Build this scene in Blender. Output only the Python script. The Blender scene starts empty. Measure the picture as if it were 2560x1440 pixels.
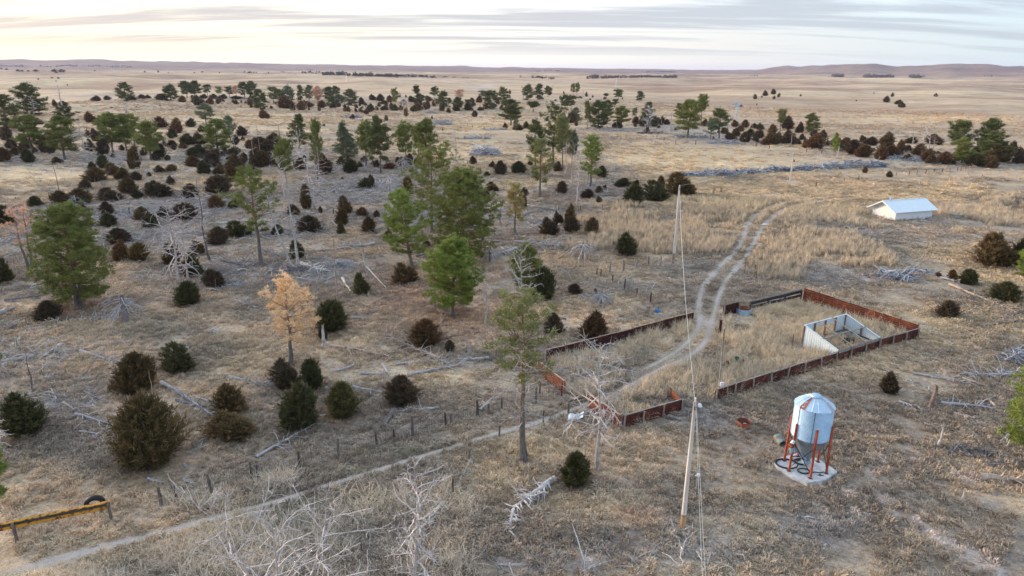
import bpy, math, random
import numpy as np
from mathutils import Matrix, Vector

# ------------------------------------------------------------------ camera
sc = bpy.context.scene
COL = sc.collection
F = 1706.0                       # focal length in pixels of a 2560 x 1440 frame
PITCH = math.atan(548 / F)
ROLL = math.radians(0.5)
CAMZ = 25.0
fwd = np.array([0, math.cos(PITCH), -math.sin(PITCH)])
r0 = np.array([1.0, 0, 0]); u0 = np.array([0, math.sin(PITCH), math.cos(PITCH)])
rgt = math.cos(ROLL) * r0 + math.sin(ROLL) * u0
upv = -math.sin(ROLL) * r0 + math.cos(ROLL) * u0
cam = bpy.data.cameras.new('camera')
cam.sensor_width = 36; cam.lens = 36 * F / 2560; cam.clip_start = 0.5; cam.clip_end = 60000
camo = bpy.data.objects.new('camera', cam); COL.objects.link(camo)
camo.matrix_world = Matrix(((rgt[0], upv[0], -fwd[0], 0), (rgt[1], upv[1], -fwd[1], 0), (rgt[2], upv[2], -fwd[2], CAMZ), (0, 0, 0, 1)))
sc.camera = camo

# ------------------------------------------------------------------ light
SUN_EL, SUN_AZ = math.radians(9), math.radians(-62)     # azimuth from +Y, negative = left
sdir = (math.sin(SUN_AZ) * math.cos(SUN_EL), math.cos(SUN_AZ) * math.cos(SUN_EL), math.sin(SUN_EL))
w = bpy.data.worlds.new('World'); sc.world = w; w.use_nodes = True
nt = w.node_tree; nt.nodes.clear()
def N(tree, typ, **kw):
    n = tree.nodes.new(typ)
    for k, v in kw.items():
        if k.startswith('i_'): n.inputs[k[2:].replace('_', ' ')].default_value = v
        elif k.startswith('n_'): n.inputs[int(k[2:])].default_value = v
        else: setattr(n, k, v)
    return n
def LK(tree, a, b): tree.links.new(a, b)
def math_n(t, op, a, b=None, clamp=False):
    n = N(t, 'ShaderNodeMath', operation=op, use_clamp=clamp)
    for i, v in enumerate((a, b)):
        if v is None: continue
        if isinstance(v, (int, float)): n.inputs[i].default_value = v
        else: LK(t, v, n.inputs[i])
    return n.outputs[0]
def mix_c(t, f, a, b, blend='MIX'):
    n = N(t, 'ShaderNodeMix', data_type='RGBA', blend_type=blend)
    for k, v in ((0, f), (6, a), (7, b)):
        if isinstance(v, (int, float)): n.inputs[k].default_value = v
        elif isinstance(v, (tuple, list)): n.inputs[k].default_value = tuple(v) + ((1,) if len(v) == 3 else ())
        else: LK(t, v, n.inputs[k])
    return n.outputs[2]
def maprange(t, v, a, b, c, d, smooth=False):
    n = N(t, 'ShaderNodeMapRange', n_1=a, n_2=b, n_3=c, n_4=d)
    if smooth: n.interpolation_type = 'SMOOTHSTEP'
    LK(t, v, n.inputs[0]); return n.outputs[0]
def ramp(t, v, stops):
    n = N(t, 'ShaderNodeValToRGB'); cr = n.color_ramp
    while len(cr.elements) < len(stops): cr.elements.new(0.5)
    for e, (p, c) in zip(cr.elements, stops):
        e.position = p; e.color = tuple(c) + ((1,) if len(c) == 3 else ())
    LK(t, v, n.inputs[0]); return n.outputs[0]

tc = N(nt, 'ShaderNodeTexCoord')
sep = N(nt, 'ShaderNodeSeparateXYZ'); LK(nt, tc.outputs['Generated'], sep.inputs[0])
sx, sy, sz = sep.outputs
zc = math_n(nt, 'MAXIMUM', sz, 0.0)
adot = math_n(nt, 'ADD', math_n(nt, 'MULTIPLY', sx, math.sin(SUN_AZ)), math_n(nt, 'MULTIPLY', sy, math.cos(SUN_AZ)))
a01 = maprange(nt, adot, -1, 1, 0, 1)
horizon = ramp(nt, a01, [(0.0, (.30, .40, .54)), (0.40, (.36, .45, .51)), (0.60, (.50, .50, .50)), (0.75, (.62, .60, .56)), (0.97, (.72, .66, .46))])
upper = ramp(nt, a01, [(0.0, (.40, .56, .80)), (0.45, (.52, .66, .78)), (0.75, (.74, .76, .78)), (1.0, (.90, .82, .70))])
grad = mix_c(nt, maprange(nt, zc, 0.03, 0.16, 0, 1, True), horizon, upper)
grad = mix_c(nt, maprange(nt, zc, 0.12, 0.7, 0, 1, True), grad, (.62, .86, 1.16))
# streaky cloud deck: a plane overhead seen in perspective
inv = math_n(nt, 'DIVIDE', 1.0, math_n(nt, 'ADD', zc, 0.09))
px_ = math_n(nt, 'MULTIPLY', sx, inv); py_ = math_n(nt, 'MULTIPLY', sy, inv)
cmb = N(nt, 'ShaderNodeCombineXYZ'); LK(nt, px_, cmb.inputs[0]); LK(nt, py_, cmb.inputs[1])
mp = N(nt, 'ShaderNodeMapping'); mp.inputs['Rotation'].default_value = (0, 0, math.radians(14)); mp.inputs['Scale'].default_value = (.22, 1.15, 1); mp.inputs['Location'].default_value = (3.3, 1.7, 0)
LK(nt, cmb.outputs[0], mp.inputs[0])
cn = N(nt, 'ShaderNodeTexNoise', i_Scale=1.0, i_Detail=8.0, i_Roughness=.6, i_Distortion=.35); LK(nt, mp.outputs[0], cn.inputs['Vector'])
cmask = maprange(nt, cn.outputs[0], .43, .57, 0, 1, True)
cmask = math_n(nt, 'MULTIPLY', cmask, maprange(nt, zc, 0.006, 0.038, 0, .95, True))
ccol = ramp(nt, a01, [(0.0, (.25, .31, .40)), (0.55, (.32, .355, .41)), (0.95, (.35, .31, .335))])
skyc = mix_c(nt, cmask, grad, ccol)
skyt = N(nt, 'ShaderNodeTexSky', sky_type='NISHITA', sun_disc=False)
skyt.sun_elevation = SUN_EL; skyt.sun_rotation = SUN_AZ; skyt.altitude = 900
nish = mix_c(nt, 1.0, skyt.outputs[0], (.10, .10, .10), 'MULTIPLY')
skyc = mix_c(nt, 0.12, skyc, nish)
bg = N(nt, 'ShaderNodeBackground', i_Strength=1.0)
LK(nt, skyc, bg.inputs[0])
wo = N(nt, 'ShaderNodeOutputWorld'); LK(nt, bg.outputs[0], wo.inputs[0])

sl = bpy.data.lights.new('sun', 'SUN'); sl.energy = 2.9; sl.angle = math.radians(12); sl.color = (1.0, .80, .58)
so = bpy.data.objects.new('sun', sl); COL.objects.link(so)
so.rotation_euler = Vector(sdir).to_track_quat('Z', 'Y').to_euler()
sc.view_settings.view_transform = 'Standard'; sc.view_settings.look = 'None'
sc.view_settings.exposure = 0.97; sc.view_settings.gamma = 1.0
try: sc.view_settings.use_curve_mapping = False
except Exception: pass
sc.cycles.max_bounces = 6; sc.cycles.diffuse_bounces = 3; sc.cycles.transparent_max_bounces = 4
sc.cycles.volume_bounces = 1
sc.cycles.use_denoising = True

# ------------------------------------------------------------------ terrain function
def _h(ix, iy, s):
    n = (ix * 374761393 + iy * 668265263 + s * 974711) & 0xffffffff
    n = ((n ^ (n >> 13)) * 1274126177) & 0xffffffff
    return ((n ^ (n >> 16)) & 0xffff) / 65535.0
def vn(x, y, s=0):
    x = np.asarray(x, float); y = np.asarray(y, float)
    ix = np.floor(x).astype(np.int64); iy = np.floor(y).astype(np.int64)
    fx = x - ix; fy = y - iy
    fx = fx * fx * fx * (fx * (fx * 6 - 15) + 10); fy = fy * fy * fy * (fy * (fy * 6 - 15) + 10)
    a = _h(ix, iy, s); b = _h(ix + 1, iy, s); c = _h(ix, iy + 1, s); d = _h(ix + 1, iy + 1, s)
    return ((a * (1 - fx) + b * fx) * (1 - fy) + (c * (1 - fx) + d * fx) * fy) * 2 - 1
def fbm(x, y, s=0, o=4):
    r = 0; a = 1.0; t = 0
    for i in range(o):
        r = r + a * vn(x, y, s + i); t += a; a *= .5; x = x * 2.03 + 7.1; y = y * 2.03 + 3.7
    return r / t
def sst(e0, e1, x):
    t = np.clip((x - e0) / (e1 - e0), 0, 1); return t * t * (3 - 2 * t)
def terrain(x, y):
    x = np.asarray(x, float); y = np.asarray(y, float)
    d = np.hypot(x, y)
    h = 0.22 * vn(x / 23, y / 23, 11) + 0.07 * vn(x / 6, y / 6, 12)
    h = h * sst(10, 40, d)
    h = h + (0.3 * sst(40, 120, d) + 1.3 * sst(150, 600, d)) * vn(x / 85, y / 55, 13)
    h = h + 8.5 * sst(220, 1500, d) * vn(x / 330 + 9, y / 170, 14)
    h = h + 3.0 * sst(260, 800, d) * vn(x / 90 + 2, y / 45, 19)
    h = h + 9.0 * sst(1200, 4000, d) * vn(x / 800, y / 420, 15)
    az = np.degrees(np.arctan2(x, np.maximum(y, 1e-3))); az = np.where(y < 0, 90 * np.sign(x), az)
    prof = np.interp(az, [-90, -40, -34, -20, -10, 0, 9, 18, 21, 25, 30, 33, 37, 41, 60, 90],
                         [50, 56, 55, 46, 40, 30, 24, 22, 52, 68, 60, 68, 50, 38, 30, 40])
    start = np.interp(az, [-90, 5, 17, 22, 60], [4200, 4200, 4200, 2900, 2900])
    rz = sst(0, 1, (d - start) / 2600)
    h = h + rz * prof * (1 + .16 * vn(az / 2.2, d / 2500, 17) + .08 * vn(az / .7, d / 900, 18))
    return h
CAM = np.array([0, 0, CAMZ])
_T = np.concatenate([np.linspace(12, 400, 420), np.geomspace(402, 14000, 700)])
def pray(px, py):
    px = np.asarray(px, float); py = np.asarray(py, float)
    d = fwd + ((px - 1280) / F)[..., None] * rgt + ((720 - py) / F)[..., None] * upv
    return d
def at(px, py, z=None):
    """world point on the ground seen at a pixel of the 2560 x 1440 photograph"""
    px = np.atleast_1d(np.asarray(px, float)); py = np.atleast_1d(np.asarray(py, float))
    d = pray(px, py)
    P = CAM + _T[None, :, None] * d[:, None, :]
    g = P[..., 2] - terrain(P[..., 0], P[..., 1])
    below = g < 0
    k = np.where(below.any(1), below.argmax(1), len(_T) - 1); k = np.maximum(k, 1)
    lo = _T[k - 1]; hi = _T[k]
    for _ in range(24):
        m = (lo + hi) / 2; Q = CAM + m[:, None] * d
        b = Q[:, 2] < terrain(Q[:, 0], Q[:, 1])
        hi = np.where(b, m, hi); lo = np.where(b, lo, m)
    Q = CAM + hi[:, None] * d
    Q[:, 2] = terrain(Q[:, 0], Q[:, 1])
    return Q
def at1(px, py): return at([px], [py])[0]
def proj(P):
    v = np.asarray(P, float) - CAM
    dp = v @ fwd
    return 1280 + F * (v @ rgt) / dp, 720 - F * (v @ upv) / dp, dp
def depth(P): return float((np.asarray(P) - CAM) @ fwd)
def height_for(P, ty):
    """height of a vertical thing standing at P whose top is seen at row ty"""
    lo, hi = 0.0, 60.0
    for _ in range(30):
        m = (lo + hi) / 2
        if proj(P + np.array([0, 0, m]))[1] > ty: lo = m
        else: hi = m
    return lo
def gz(x, y): return float(terrain(x, y))

# ------------------------------------------------------------------ mesh helpers
class MB:
    def __init__(s): s.v = []; s.f = []; s.m = []; s.t = []; s.n = 0
    def add(s, v, f, mat=0, tint=0.5):
        v = np.asarray(v, float).reshape(-1, 3); f = np.asarray(f, int)
        s.v.append(v); s.f.append(f + s.n); s.m.append(np.full(len(f), mat)); s.n += len(v)
        s.t.append(np.broadcast_to(np.asarray(tint, float), (len(v),)))
        return s
    def box(s, c, size, rot=None, mat=0, tint=.5):
        x, y, z = [q / 2 for q in size]
        v = np.array([(-x, -y, -z), (x, -y, -z), (x, y, -z), (-x, y, -z), (-x, -y, z), (x, -y, z), (x, y, z), (-x, y, z)])
        if rot is not None: v = v @ np.asarray(rot).T
        return s.add(v + np.asarray(c), [(0, 3, 2, 1), (4, 5, 6, 7), (0, 1, 5, 4), (1, 2, 6, 5), (2, 3, 7, 6), (3, 0, 4, 7)], mat, tint)
    def bar(s, a, b, wd, ht, mat=0, tint=.5):
        """box from a to b, wd wide sideways, ht tall"""
        a = np.asarray(a, float); b = np.asarray(b, float); d = b - a; L = np.linalg.norm(d); t = d / L
        ref = np.array([0, 0, 1.0]) if abs(t[2]) < .95 else np.array([0, 1.0, 0])
        sd = np.cross(ref, t); sd /= np.linalg.norm(sd); u = np.cross(t, sd)
        return s.box((a + b) / 2, (L, wd, ht), np.stack([t, sd, u], 1), mat, tint)
    def tube(s, pts, rad, k=5, mat=0, tint=.5, cap=True):
        pts = np.asarray(pts, float); n = len(pts); rad = np.broadcast_to(np.asarray(rad, float), (n,))
        t = np.gradient(pts, axis=0); t /= np.linalg.norm(t, axis=1)[:, None] + 1e-9
        ref = np.array([0.31, 0.17, 0.93]) if abs(t[:, 2]).mean() < .8 else np.array([0.93, 0.31, 0.1])
        a = np.cross(t, ref); a /= np.linalg.norm(a, axis=1)[:, None] + 1e-9; b = np.cross(t, a)
        th = np.arange(k) * 2 * math.pi / k
        v = pts[:, None] + rad[:, None, None] * (np.cos(th)[None, :, None] * a[:, None] + np.sin(th)[None, :, None] * b[:, None])
        i = np.arange(n - 1)[:, None] * k; j = np.arange(k)[None]; j2 = (j + 1) % k
        f = np.stack([i + j, i + k + j, i + k + j2, i + j2], -1).reshape(-1, 4)
        s.add(v, f, mat, tint)
        if cap and k >= 4:
            s.f.append((np.array([list(range(k))[:4]]) + s.n - k)); s.m.append(np.full(1, mat))
            if k > 4:
                for q in range(3, k - 1):
                    s.f.append(np.array([[0, q, q + 1]]) + s.n - k); s.m.append(np.full(1, mat))
        return s
    def lathe(s, prof, k=24, c=(0, 0, 0), mat=0, tint=.5):
        prof = np.asarray(prof, float); n = len(prof); th = np.arange(k) * 2 * math.pi / k
        v = np.stack([prof[:, 0, None] * np.cos(th), prof[:, 0, None] * np.sin(th), np.repeat(prof[:, 1, None], k, 1)], -1)
        i = np.arange(n - 1)[:, None] * k; j = np.arange(k)[None]; j2 = (j + 1) % k
        f = np.stack([i + j, i + j2, i + k + j2, i + k + j], -1).reshape(-1, 4)
        return s.add(v + np.asarray(c), f, mat, tint)
    def sliver(s, P, D, L, W, rng, mat=0, tint=.5):
        n = len(P); r = rng.normal(size=(n, 3)); sd = np.cross(D, r); sd /= np.linalg.norm(sd, axis=1)[:, None] + 1e-9
        L = np.broadcast_to(L, (n,))[:, None]; W = np.broadcast_to(W, (n,))[:, None]
        v = np.stack([P - sd * W / 2, P + sd * W / 2, P + D * L], 1)
        return s.add(v, np.arange(3 * n).reshape(-1, 3), mat, np.repeat(np.broadcast_to(tint, (n,)), 3))
    def mesh(s, name, mats):
        me = bpy.data.meshes.new(name)
        v = np.concatenate(s.v); me.vertices.add(len(v)); me.vertices.foreach_set('co', v.astype(np.float32).ravel())
        lens = np.concatenate([np.full(len(f), f.shape[1]) for f in s.f])
        loops = np.concatenate([f.ravel() for f in s.f])
        me.loops.add(len(loops)); me.loops.foreach_set('vertex_index', loops.astype(np.int32))
        st = np.concatenate([[0], np.cumsum(lens)[:-1]])
        me.polygons.add(len(lens)); me.polygons.foreach_set('loop_start', st.astype(np.int32))
        for m in (mats if isinstance(mats, (list, tuple)) else [mats]): me.materials.append(m)
        me.polygons.foreach_set('material_index', np.concatenate(s.m).astype(np.int32))
        t = np.concatenate(s.t)
        at_ = me.attributes.new('tint', 'FLOAT', 'POINT'); at_.data.foreach_set('value', t.astype(np.float32))
        me.update(calc_edges=True); me.validate(); me.shade_flat()
        return me
def obj(name, mb, mats, parent=None, loc=None, smooth=False):
    me = mb.mesh(name, mats) if isinstance(mb, MB) else mb
    if smooth or name in ('trunk', 'branches', 'shaft', 'butt', 'dead_stub', 'dead_branch', 'branch', 'inside', 'old_tyre', 'hose_coil', 'loose_hose', 'shell', 'fill_cap', 'auger_tube', 'insulator', 'lamp_head'): me.shade_smooth()
    o = bpy.data.objects.new(name, me); COL.objects.link(o)
    if parent is not None: o.parent = parent
    if loc is not None: o.location = tuple(loc)
    return o
def tag(o, label, cat, group=None):
    o['label'] = label; o['category'] = cat
    if group: o['group'] = group
    return o
def kind(o, k):
    o['kind'] = k; return o
def empty(name, loc, rz=0.0, sc_=1.0):
    e = bpy.data.objects.new(name, None); COL.objects.link(e)
    e.location = tuple(loc); e.rotation_euler = (0, 0, rz)
    e.scale = (sc_, sc_, sc_) if isinstance(sc_, (int, float)) else tuple(sc_); e.empty_display_size = .3
    return e

# ------------------------------------------------------------------ materials
def mat(name, build, rough=.85, spec=.25, metal=0.0):
    m = bpy.data.materials.new(name); m.use_nodes = True; t = m.node_tree; t.nodes.clear()
    b = N(t, 'ShaderNodeBsdfPrincipled', i_Roughness=rough, i_Metallic=metal); b.inputs['Specular IOR Level'].default_value = spec
    o = N(t, 'ShaderNodeOutputMaterial'); LK(t, b.outputs[0], o.inputs[0])
    build(t, b); return m
def noise(t, scale, detail=3, rough=.5, vec=None, dist=0.0):
    n = N(t, 'ShaderNodeTexNoise', i_Scale=scale, i_Detail=detail, i_Roughness=rough, i_Distortion=dist)
    if vec is not None: LK(t, vec, n.inputs['Vector'])
    return n.outputs[0]
def ocoord(t): return N(t, 'ShaderNodeTexCoord').outputs['Object']
def wcoord(t): return N(t, 'ShaderNodeNewGeometry').outputs['Position']
def bump(t, b, h, strength=.5, dist=.05):
    n = N(t, 'ShaderNodeBump', i_Strength=strength, i_Distance=dist); LK(t, h, n.inputs['Height']); LK(t, n.outputs[0], b.inputs['Normal'])
def sc_vec(t, vec, s):
    m = N(t, 'ShaderNodeMapping'); m.inputs['Scale'].default_value = s; LK(t, vec, m.inputs[0]); return m.outputs[0]

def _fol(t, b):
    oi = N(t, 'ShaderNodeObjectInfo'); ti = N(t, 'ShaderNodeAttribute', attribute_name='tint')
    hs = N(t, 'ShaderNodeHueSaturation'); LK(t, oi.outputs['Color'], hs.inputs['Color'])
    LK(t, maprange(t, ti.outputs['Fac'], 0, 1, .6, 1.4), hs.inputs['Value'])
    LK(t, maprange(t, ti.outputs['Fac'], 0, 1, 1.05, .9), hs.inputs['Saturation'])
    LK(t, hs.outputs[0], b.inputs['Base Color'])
M_FOL = mat('needles', _fol, .75, .15)
def _ced(t, b):
    # bronze winter tips over green inner sprays: a colour of the plant itself
    oi = N(t, 'ShaderNodeObjectInfo'); ti = N(t, 'ShaderNodeAttribute', attribute_name='tint')
    n = noise(t, 1.3, 2, .5, ocoord(t))
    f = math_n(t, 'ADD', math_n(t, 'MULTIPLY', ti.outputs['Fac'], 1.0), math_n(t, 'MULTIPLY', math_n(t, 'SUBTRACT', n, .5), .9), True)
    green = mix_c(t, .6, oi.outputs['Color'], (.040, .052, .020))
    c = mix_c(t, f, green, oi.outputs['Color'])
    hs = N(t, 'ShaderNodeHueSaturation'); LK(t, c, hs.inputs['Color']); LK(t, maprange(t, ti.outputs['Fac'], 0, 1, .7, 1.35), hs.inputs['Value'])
    LK(t, hs.outputs[0], b.inputs['Base Color'])
M_CED = mat('cedar_sprays', _ced, .8, .12)
def _bark(t, b):
    v = sc_vec(t, ocoord(t), (1, 1, .25)); n = noise(t, 9, 4, .6, v); ti = N(t, 'ShaderNodeAttribute', attribute_name='tint')
    up = ramp(t, n, [(.3, (.20, .11, .065)), (.7, (.36, .21, .13))]); lo = ramp(t, n, [(.3, (.09, .08, .075)), (.7, (.22, .20, .185))])
    LK(t, mix_c(t, ti.outputs['Fac'], lo, up), b.inputs['Base Color']); bump(t, b, n, .5, .03)
M_BARK = mat('pine_bark', _bark, .95, .1)
def _dead(t, b):
    n = noise(t, 2.2, 4, .6, ocoord(t)); n2 = noise(t, 14, 3, .6, sc_vec(t, ocoord(t), (1, 1, .3)))
    oi = N(t, 'ShaderNodeObjectInfo')
    c = ramp(t, n, [(.25, (.24, .22, .21)), (.42, (.46, .43, .41)), (.60, (.62, .59, .57)), (.8, (.42, .33, .27))])
    c = mix_c(t, .75, c, ramp(t, n2, [(.3, (.5, .49, .49)), (.7, (1, 1, 1))]), 'MULTIPLY')
    c = mix_c(t, 1.0, c, oi.outputs['Color'], 'MULTIPLY')
    ti = N(t, 'ShaderNodeAttribute', attribute_name='tint'); hv = N(t, 'ShaderNodeHueSaturation'); LK(t, c, hv.inputs['Color']); LK(t, maprange(t, ti.outputs['Fac'], 0, 1, .45, 1.5), hv.inputs['Value']); c = hv.outputs[0]
    LK(t, c, b.inputs['Base Color']); bump(t, b, n2, .4, .02)
M_DEAD = mat('weathered_deadwood', _dead, .9, .15)
def _post(t, b):
    n = noise(t, 12, 4, .6, sc_vec(t, ocoord(t), (1, 1, .15)))
    c = ramp(t, n, [(.3, (.09, .07, .06)), (.7, (.26, .22, .20))]); oi = N(t, 'ShaderNodeObjectInfo')
    LK(t, mix_c(t, 1.0, c, oi.outputs['Color'], 'MULTIPLY'), b.inputs['Base Color'])
M_POST = mat('post_wood', _post, .95, .1)
def _rust(t, b):
    n = noise(t, 1.1, 5, .62, ocoord(t)); n2 = noise(t, 7, 4, .65, sc_vec(t, ocoord(t), (.35, .35, 2.0))); oi = N(t, 'ShaderNodeObjectInfo')
    c = ramp(t, math_n(t, 'ADD', math_n(t, 'MULTIPLY', n, .6), math_n(t, 'MULTIPLY', n2, .4)), [(.35, (.075, .028, .022)), (.5, (.17, .055, .034)), (.62, (.30, .095, .045)), (.75, (.42, .16, .08))])
    LK(t, mix_c(t, 1.0, c, oi.outputs['Color'], 'MULTIPLY'), b.inputs['Base Color']); bump(t, b, n2, .3, .01)
M_RUST = mat('rusted_steel', _rust, .8, .2)
def simple(name, c1, c2, scale=4, rough=.7, spec=.25, metal=0.0, bs=.2, stretch=(1, 1, 1), lo=.35, hi=.65):
    def f(t, b):
        n = noise(t, scale, 4, .6, sc_vec(t, ocoord(t), stretch)); LK(t, ramp(t, n, [(lo, c1), (hi, c2)]), b.inputs['Base Color'])
        if bs: bump(t, b, n, bs, .02)
    return mat(name, f, rough, spec, metal)
M_PLANK = simple('grey_plank', (.20, .18, .165), (.42, .385, .34), 6, .9, .1, 0, .3, (1, 1, 1))
M_TAN = simple('tan_plank', (.33, .23, .15), (.55, .42, .31), 5, .9, .1)
M_DARKWOOD = simple('creosote_rail', (.018, .018, .022), (.07, .065, .07), 5, .8, .2)
M_POLE = simple('pole_wood', (.52, .46, .41), (.78, .72, .66), 7, .85, .15, 0, .2, (1, 1, .06))
M_POLELOW = simple('pole_wood_bare', (.38, .21, .10), (.62, .41, .24), 6, .85, .15, 0, .2, (1, 1, .1))
M_WHITEP = simple('white_paint', (.62, .62, .60), (.84, .84, .82), 3, .55, .3, 0, .05, (1, 1, 1), .2, .45)
def _shedw(t, b):
    p = ocoord(t); s = N(t, 'ShaderNodeSeparateXYZ'); LK(t, p, s.inputs[0])
    n = noise(t, 1.6, 5, .65, p); low = maprange(t, s.outputs[2], 0.05, 1.0, .22, -.12)
    f = maprange(t, math_n(t, 'ADD', n, low), .56, .70, 0, .75, True)
    LK(t, mix_c(t, f, (.80, .80, .79), (.34, .34, .35)), b.inputs['Base Color'])
M_SHEDW = mat('stained_white_wall', _shedw, .6, .25)
M_ROOF = simple('white_sheet_roof', (.76, .83, .86), (.84, .89, .90), 2, .45, .4, .15, .03)
M_GALV = simple('galvanised_steel', (.36, .51, .66), (.47, .63, .77), 2.2, .42, .5, .45, .03)
M_GALVD = simple('galvanised_hopper', (.27, .31, .33), (.38, .42, .44), 2.2, .45, .4, .7, .03)
M_REDP = simple('red_painted_steel', (.28, .045, .025), (.55, .12, .055), 3, .6, .3, 0, .05, (1, 1, .4))
M_CONC = simple('concrete', (.45, .46, .47), (.66, .67, .68), 2.5, .9, .15, 0, .1)
M_RUBBER = simple('black_rubber', (.012, .012, .014), (.035, .035, .038), 6, .6, .3)
M_TEAL = simple('teal_paint_rust', (.20, .10, .06), (.16, .32, .34), 3, .6, .3, .2)
M_WIRE = simple('old_wire', (.16, .14, .13), (.30, .27, .25), 6, .6, .4, .5, 0)
M_WIREL = simple('aluminium_wire', (.55, .54, .50), (.70, .68, .62), 6, .5, .4, .4, 0)
M_YEL = simple('chipped_yellow_paint', (.14, .06, .03), (.58, .29, .045), 4, .7, .2, .1, .1, (1, 1, 1), .40, .52)
M_BLUEP = simple('blue_plastic', (.03, .20, .55), (.05, .28, .65), 3, .5, .4)
M_DKMET = simple('dark_steel', (.05, .05, .055), (.12, .12, .13), 5, .6, .4, .5)
M_GREENP = simple('green_paint', (.02, .12, .06), (.04, .20, .10), 3, .6, .3)
M_GLASSW = simple('white_porcelain', (.7, .7, .7), (.85, .85, .85), 3, .3, .5, 0, 0)
M_SHEETW = simple('white_steel_sheet', (.52, .61, .67), (.70, .78, .83), 3, .5, .4, .1, .05, (1, 1, 1), .2, .45)

# ------------------------------------------------------------------ colour zones of the ground (world space)
def in_poly(x, y, poly):
    r = np.zeros(np.shape(x), bool); n = len(poly)
    for i in range(n):
        x1, y1 = poly[i]; x2, y2 = poly[(i + 1) % n]
        c = ((y1 > y) != (y2 > y)) & (x < (x2 - x1) * (y - y1) / (y2 - y1 + 1e-12) + x1)
        r ^= c
    return r
def wpoly(pts):
    a = np.array(pts, float); return at(a[:, 0], a[:, 1])[:, :2]
def seg_dist(x, y, pl):
    d = np.full(np.shape(x), 1e9)
    for (x1, y1), (x2, y2) in zip(pl[:-1], pl[1:]):
        dx, dy = x2 - x1, y2 - y1; L = dx * dx + dy * dy + 1e-9
        t = np.clip(((x - x1) * dx + (y - y1) * dy) / L, 0, 1)
        d = np.minimum(d, np.hypot(x - x1 - t * dx, y - y1 - t * dy))
    return d
# soft patches: (px, py, half-width px, half-height px, weight)
_SANDL = None
def blobs(lst):
    out = []
    for px, py, rx, ry, wt in lst:
        c = at1(px, py); s = depth(c) / F
        a = at1(px, py - ry); b = at1(px, py + ry); out.append((c[0], c[1], rx * s * (.62 if lst is _SANDL and px > 2000 else 1), max(.3, np.hypot(*(a - b)[:2]) / 2), wt))
    return out
def blobval(x, y, bl):
    r = np.zeros(np.shape(x))
    for cx, cy, rx, ry, wt in bl:
        near = (np.abs(x - cx) < rx * 2.2) & (np.abs(y - cy) < ry * 2.2)
        if not near.any(): continue
        q = ((x[near] - cx) / rx) ** 2 + ((y[near] - cy) / ry) ** 2
        r[near] = np.maximum(r[near], wt * np.exp(-q * 1.1))
    return r
_SANDL = [(2120, 1235, 30, 12, 1), (2180, 1190, 18, 30, .9), (2195, 1140, 12, 26, .7), (2210, 1250, 40, 20, 1), (2150, 1290, 45, 14, .9), (2240, 1285, 40, 14, .8), (2290, 1300, 45, 18, 1), (2330, 1330, 40, 20, 1), (2370, 1360, 50, 20, 1.1),
   (2420, 1385, 60, 22, 1.1), (2480, 1425, 60, 22, 1.1), (2430, 1205, 70, 16, 1), (2400, 1190, 30, 16, .9), (2500, 1245, 50, 10, .5), (2140, 1215, 50, 9, .7), (2080, 1240, 30, 12, .5), (1760, 800, 26, 26, .8), (1900, 560, 34, 24, .55), (1880, 600, 30, 30, .5),
   (1190, 218, 45, 4, 1.2), (1215, 214, 30, 3, 1.2), (1700, 250, 60, 2, .3), (300, 860, 60, 10, .7), (350, 870, 40, 8, .7), (110, 872, 30, 8, .6), (270, 975, 30, 10, .8), (1395, 1410, 40, 14, .7), (1480, 1400, 45, 16, .6), (1335, 1400, 30, 12, .5), (2290, 690, 40, 8, .3), (2170, 700, 30, 7, .7), (2360, 820, 30, 8, .6), (2480, 860, 50, 14, .5), (30, 950, 30, 10, .7), (150, 1060, 20, 8, .5), (430, 620, 60, 8, .4), (350, 700, 60, 5, .5),
   (1950, 510, 50, 8, .45)]
SAND = blobs(_SANDL)
GREY = blobs([(950, 470, 260, 45, 1), (1050, 530, 180, 40, 1), (450, 530, 330, 40, .9), (700, 560, 180, 60, .8), (1300, 540, 90, 40, .8), (300, 590, 250, 40, .8), (560, 680, 120, 50, .7), (780, 680, 130, 26, .8), (440, 700, 150, 30, .6), (1000, 600, 100, 20, .6), (250, 460, 250, 20, .3), (900, 420, 200, 16, .9), (1500, 470, 130, 24, .7), (1650, 320, 160, 8, .7), (1780, 345, 130, 14, .9), (2300, 400, 260, 14, .7), (600, 400, 300, 26, .6), (200, 400, 200, 22, .6), (2150, 570, 160, 40, .6), (2300, 560, 150, 34, .6), (2060, 690, 120, 30, .6), (2200, 640, 100, 26, .5), (1700, 680, 100, 26, .5), (1560, 720, 140, 20, .4), (90, 880, 150, 60, .4), (150, 1010, 120, 50, .5), (1720, 1380, 200, 60, .6), (2050, 1320, 130, 60, .5), (1450, 1420, 130, 24, .6), (2320, 920, 120, 40, .3), (1480, 400, 60, 40, .7), (2430, 560, 140, 40, .4), (60, 250, 60, 3, .5), (200, 240, 160, 4, .4), (120, 590, 200, 50, .6), (2260, 950, 100, 40, -.0), (1760, 1040, 70, 30, .5), (1430, 930, 90, 40, .3), (1330, 850, 60, 40, .3)])
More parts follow.
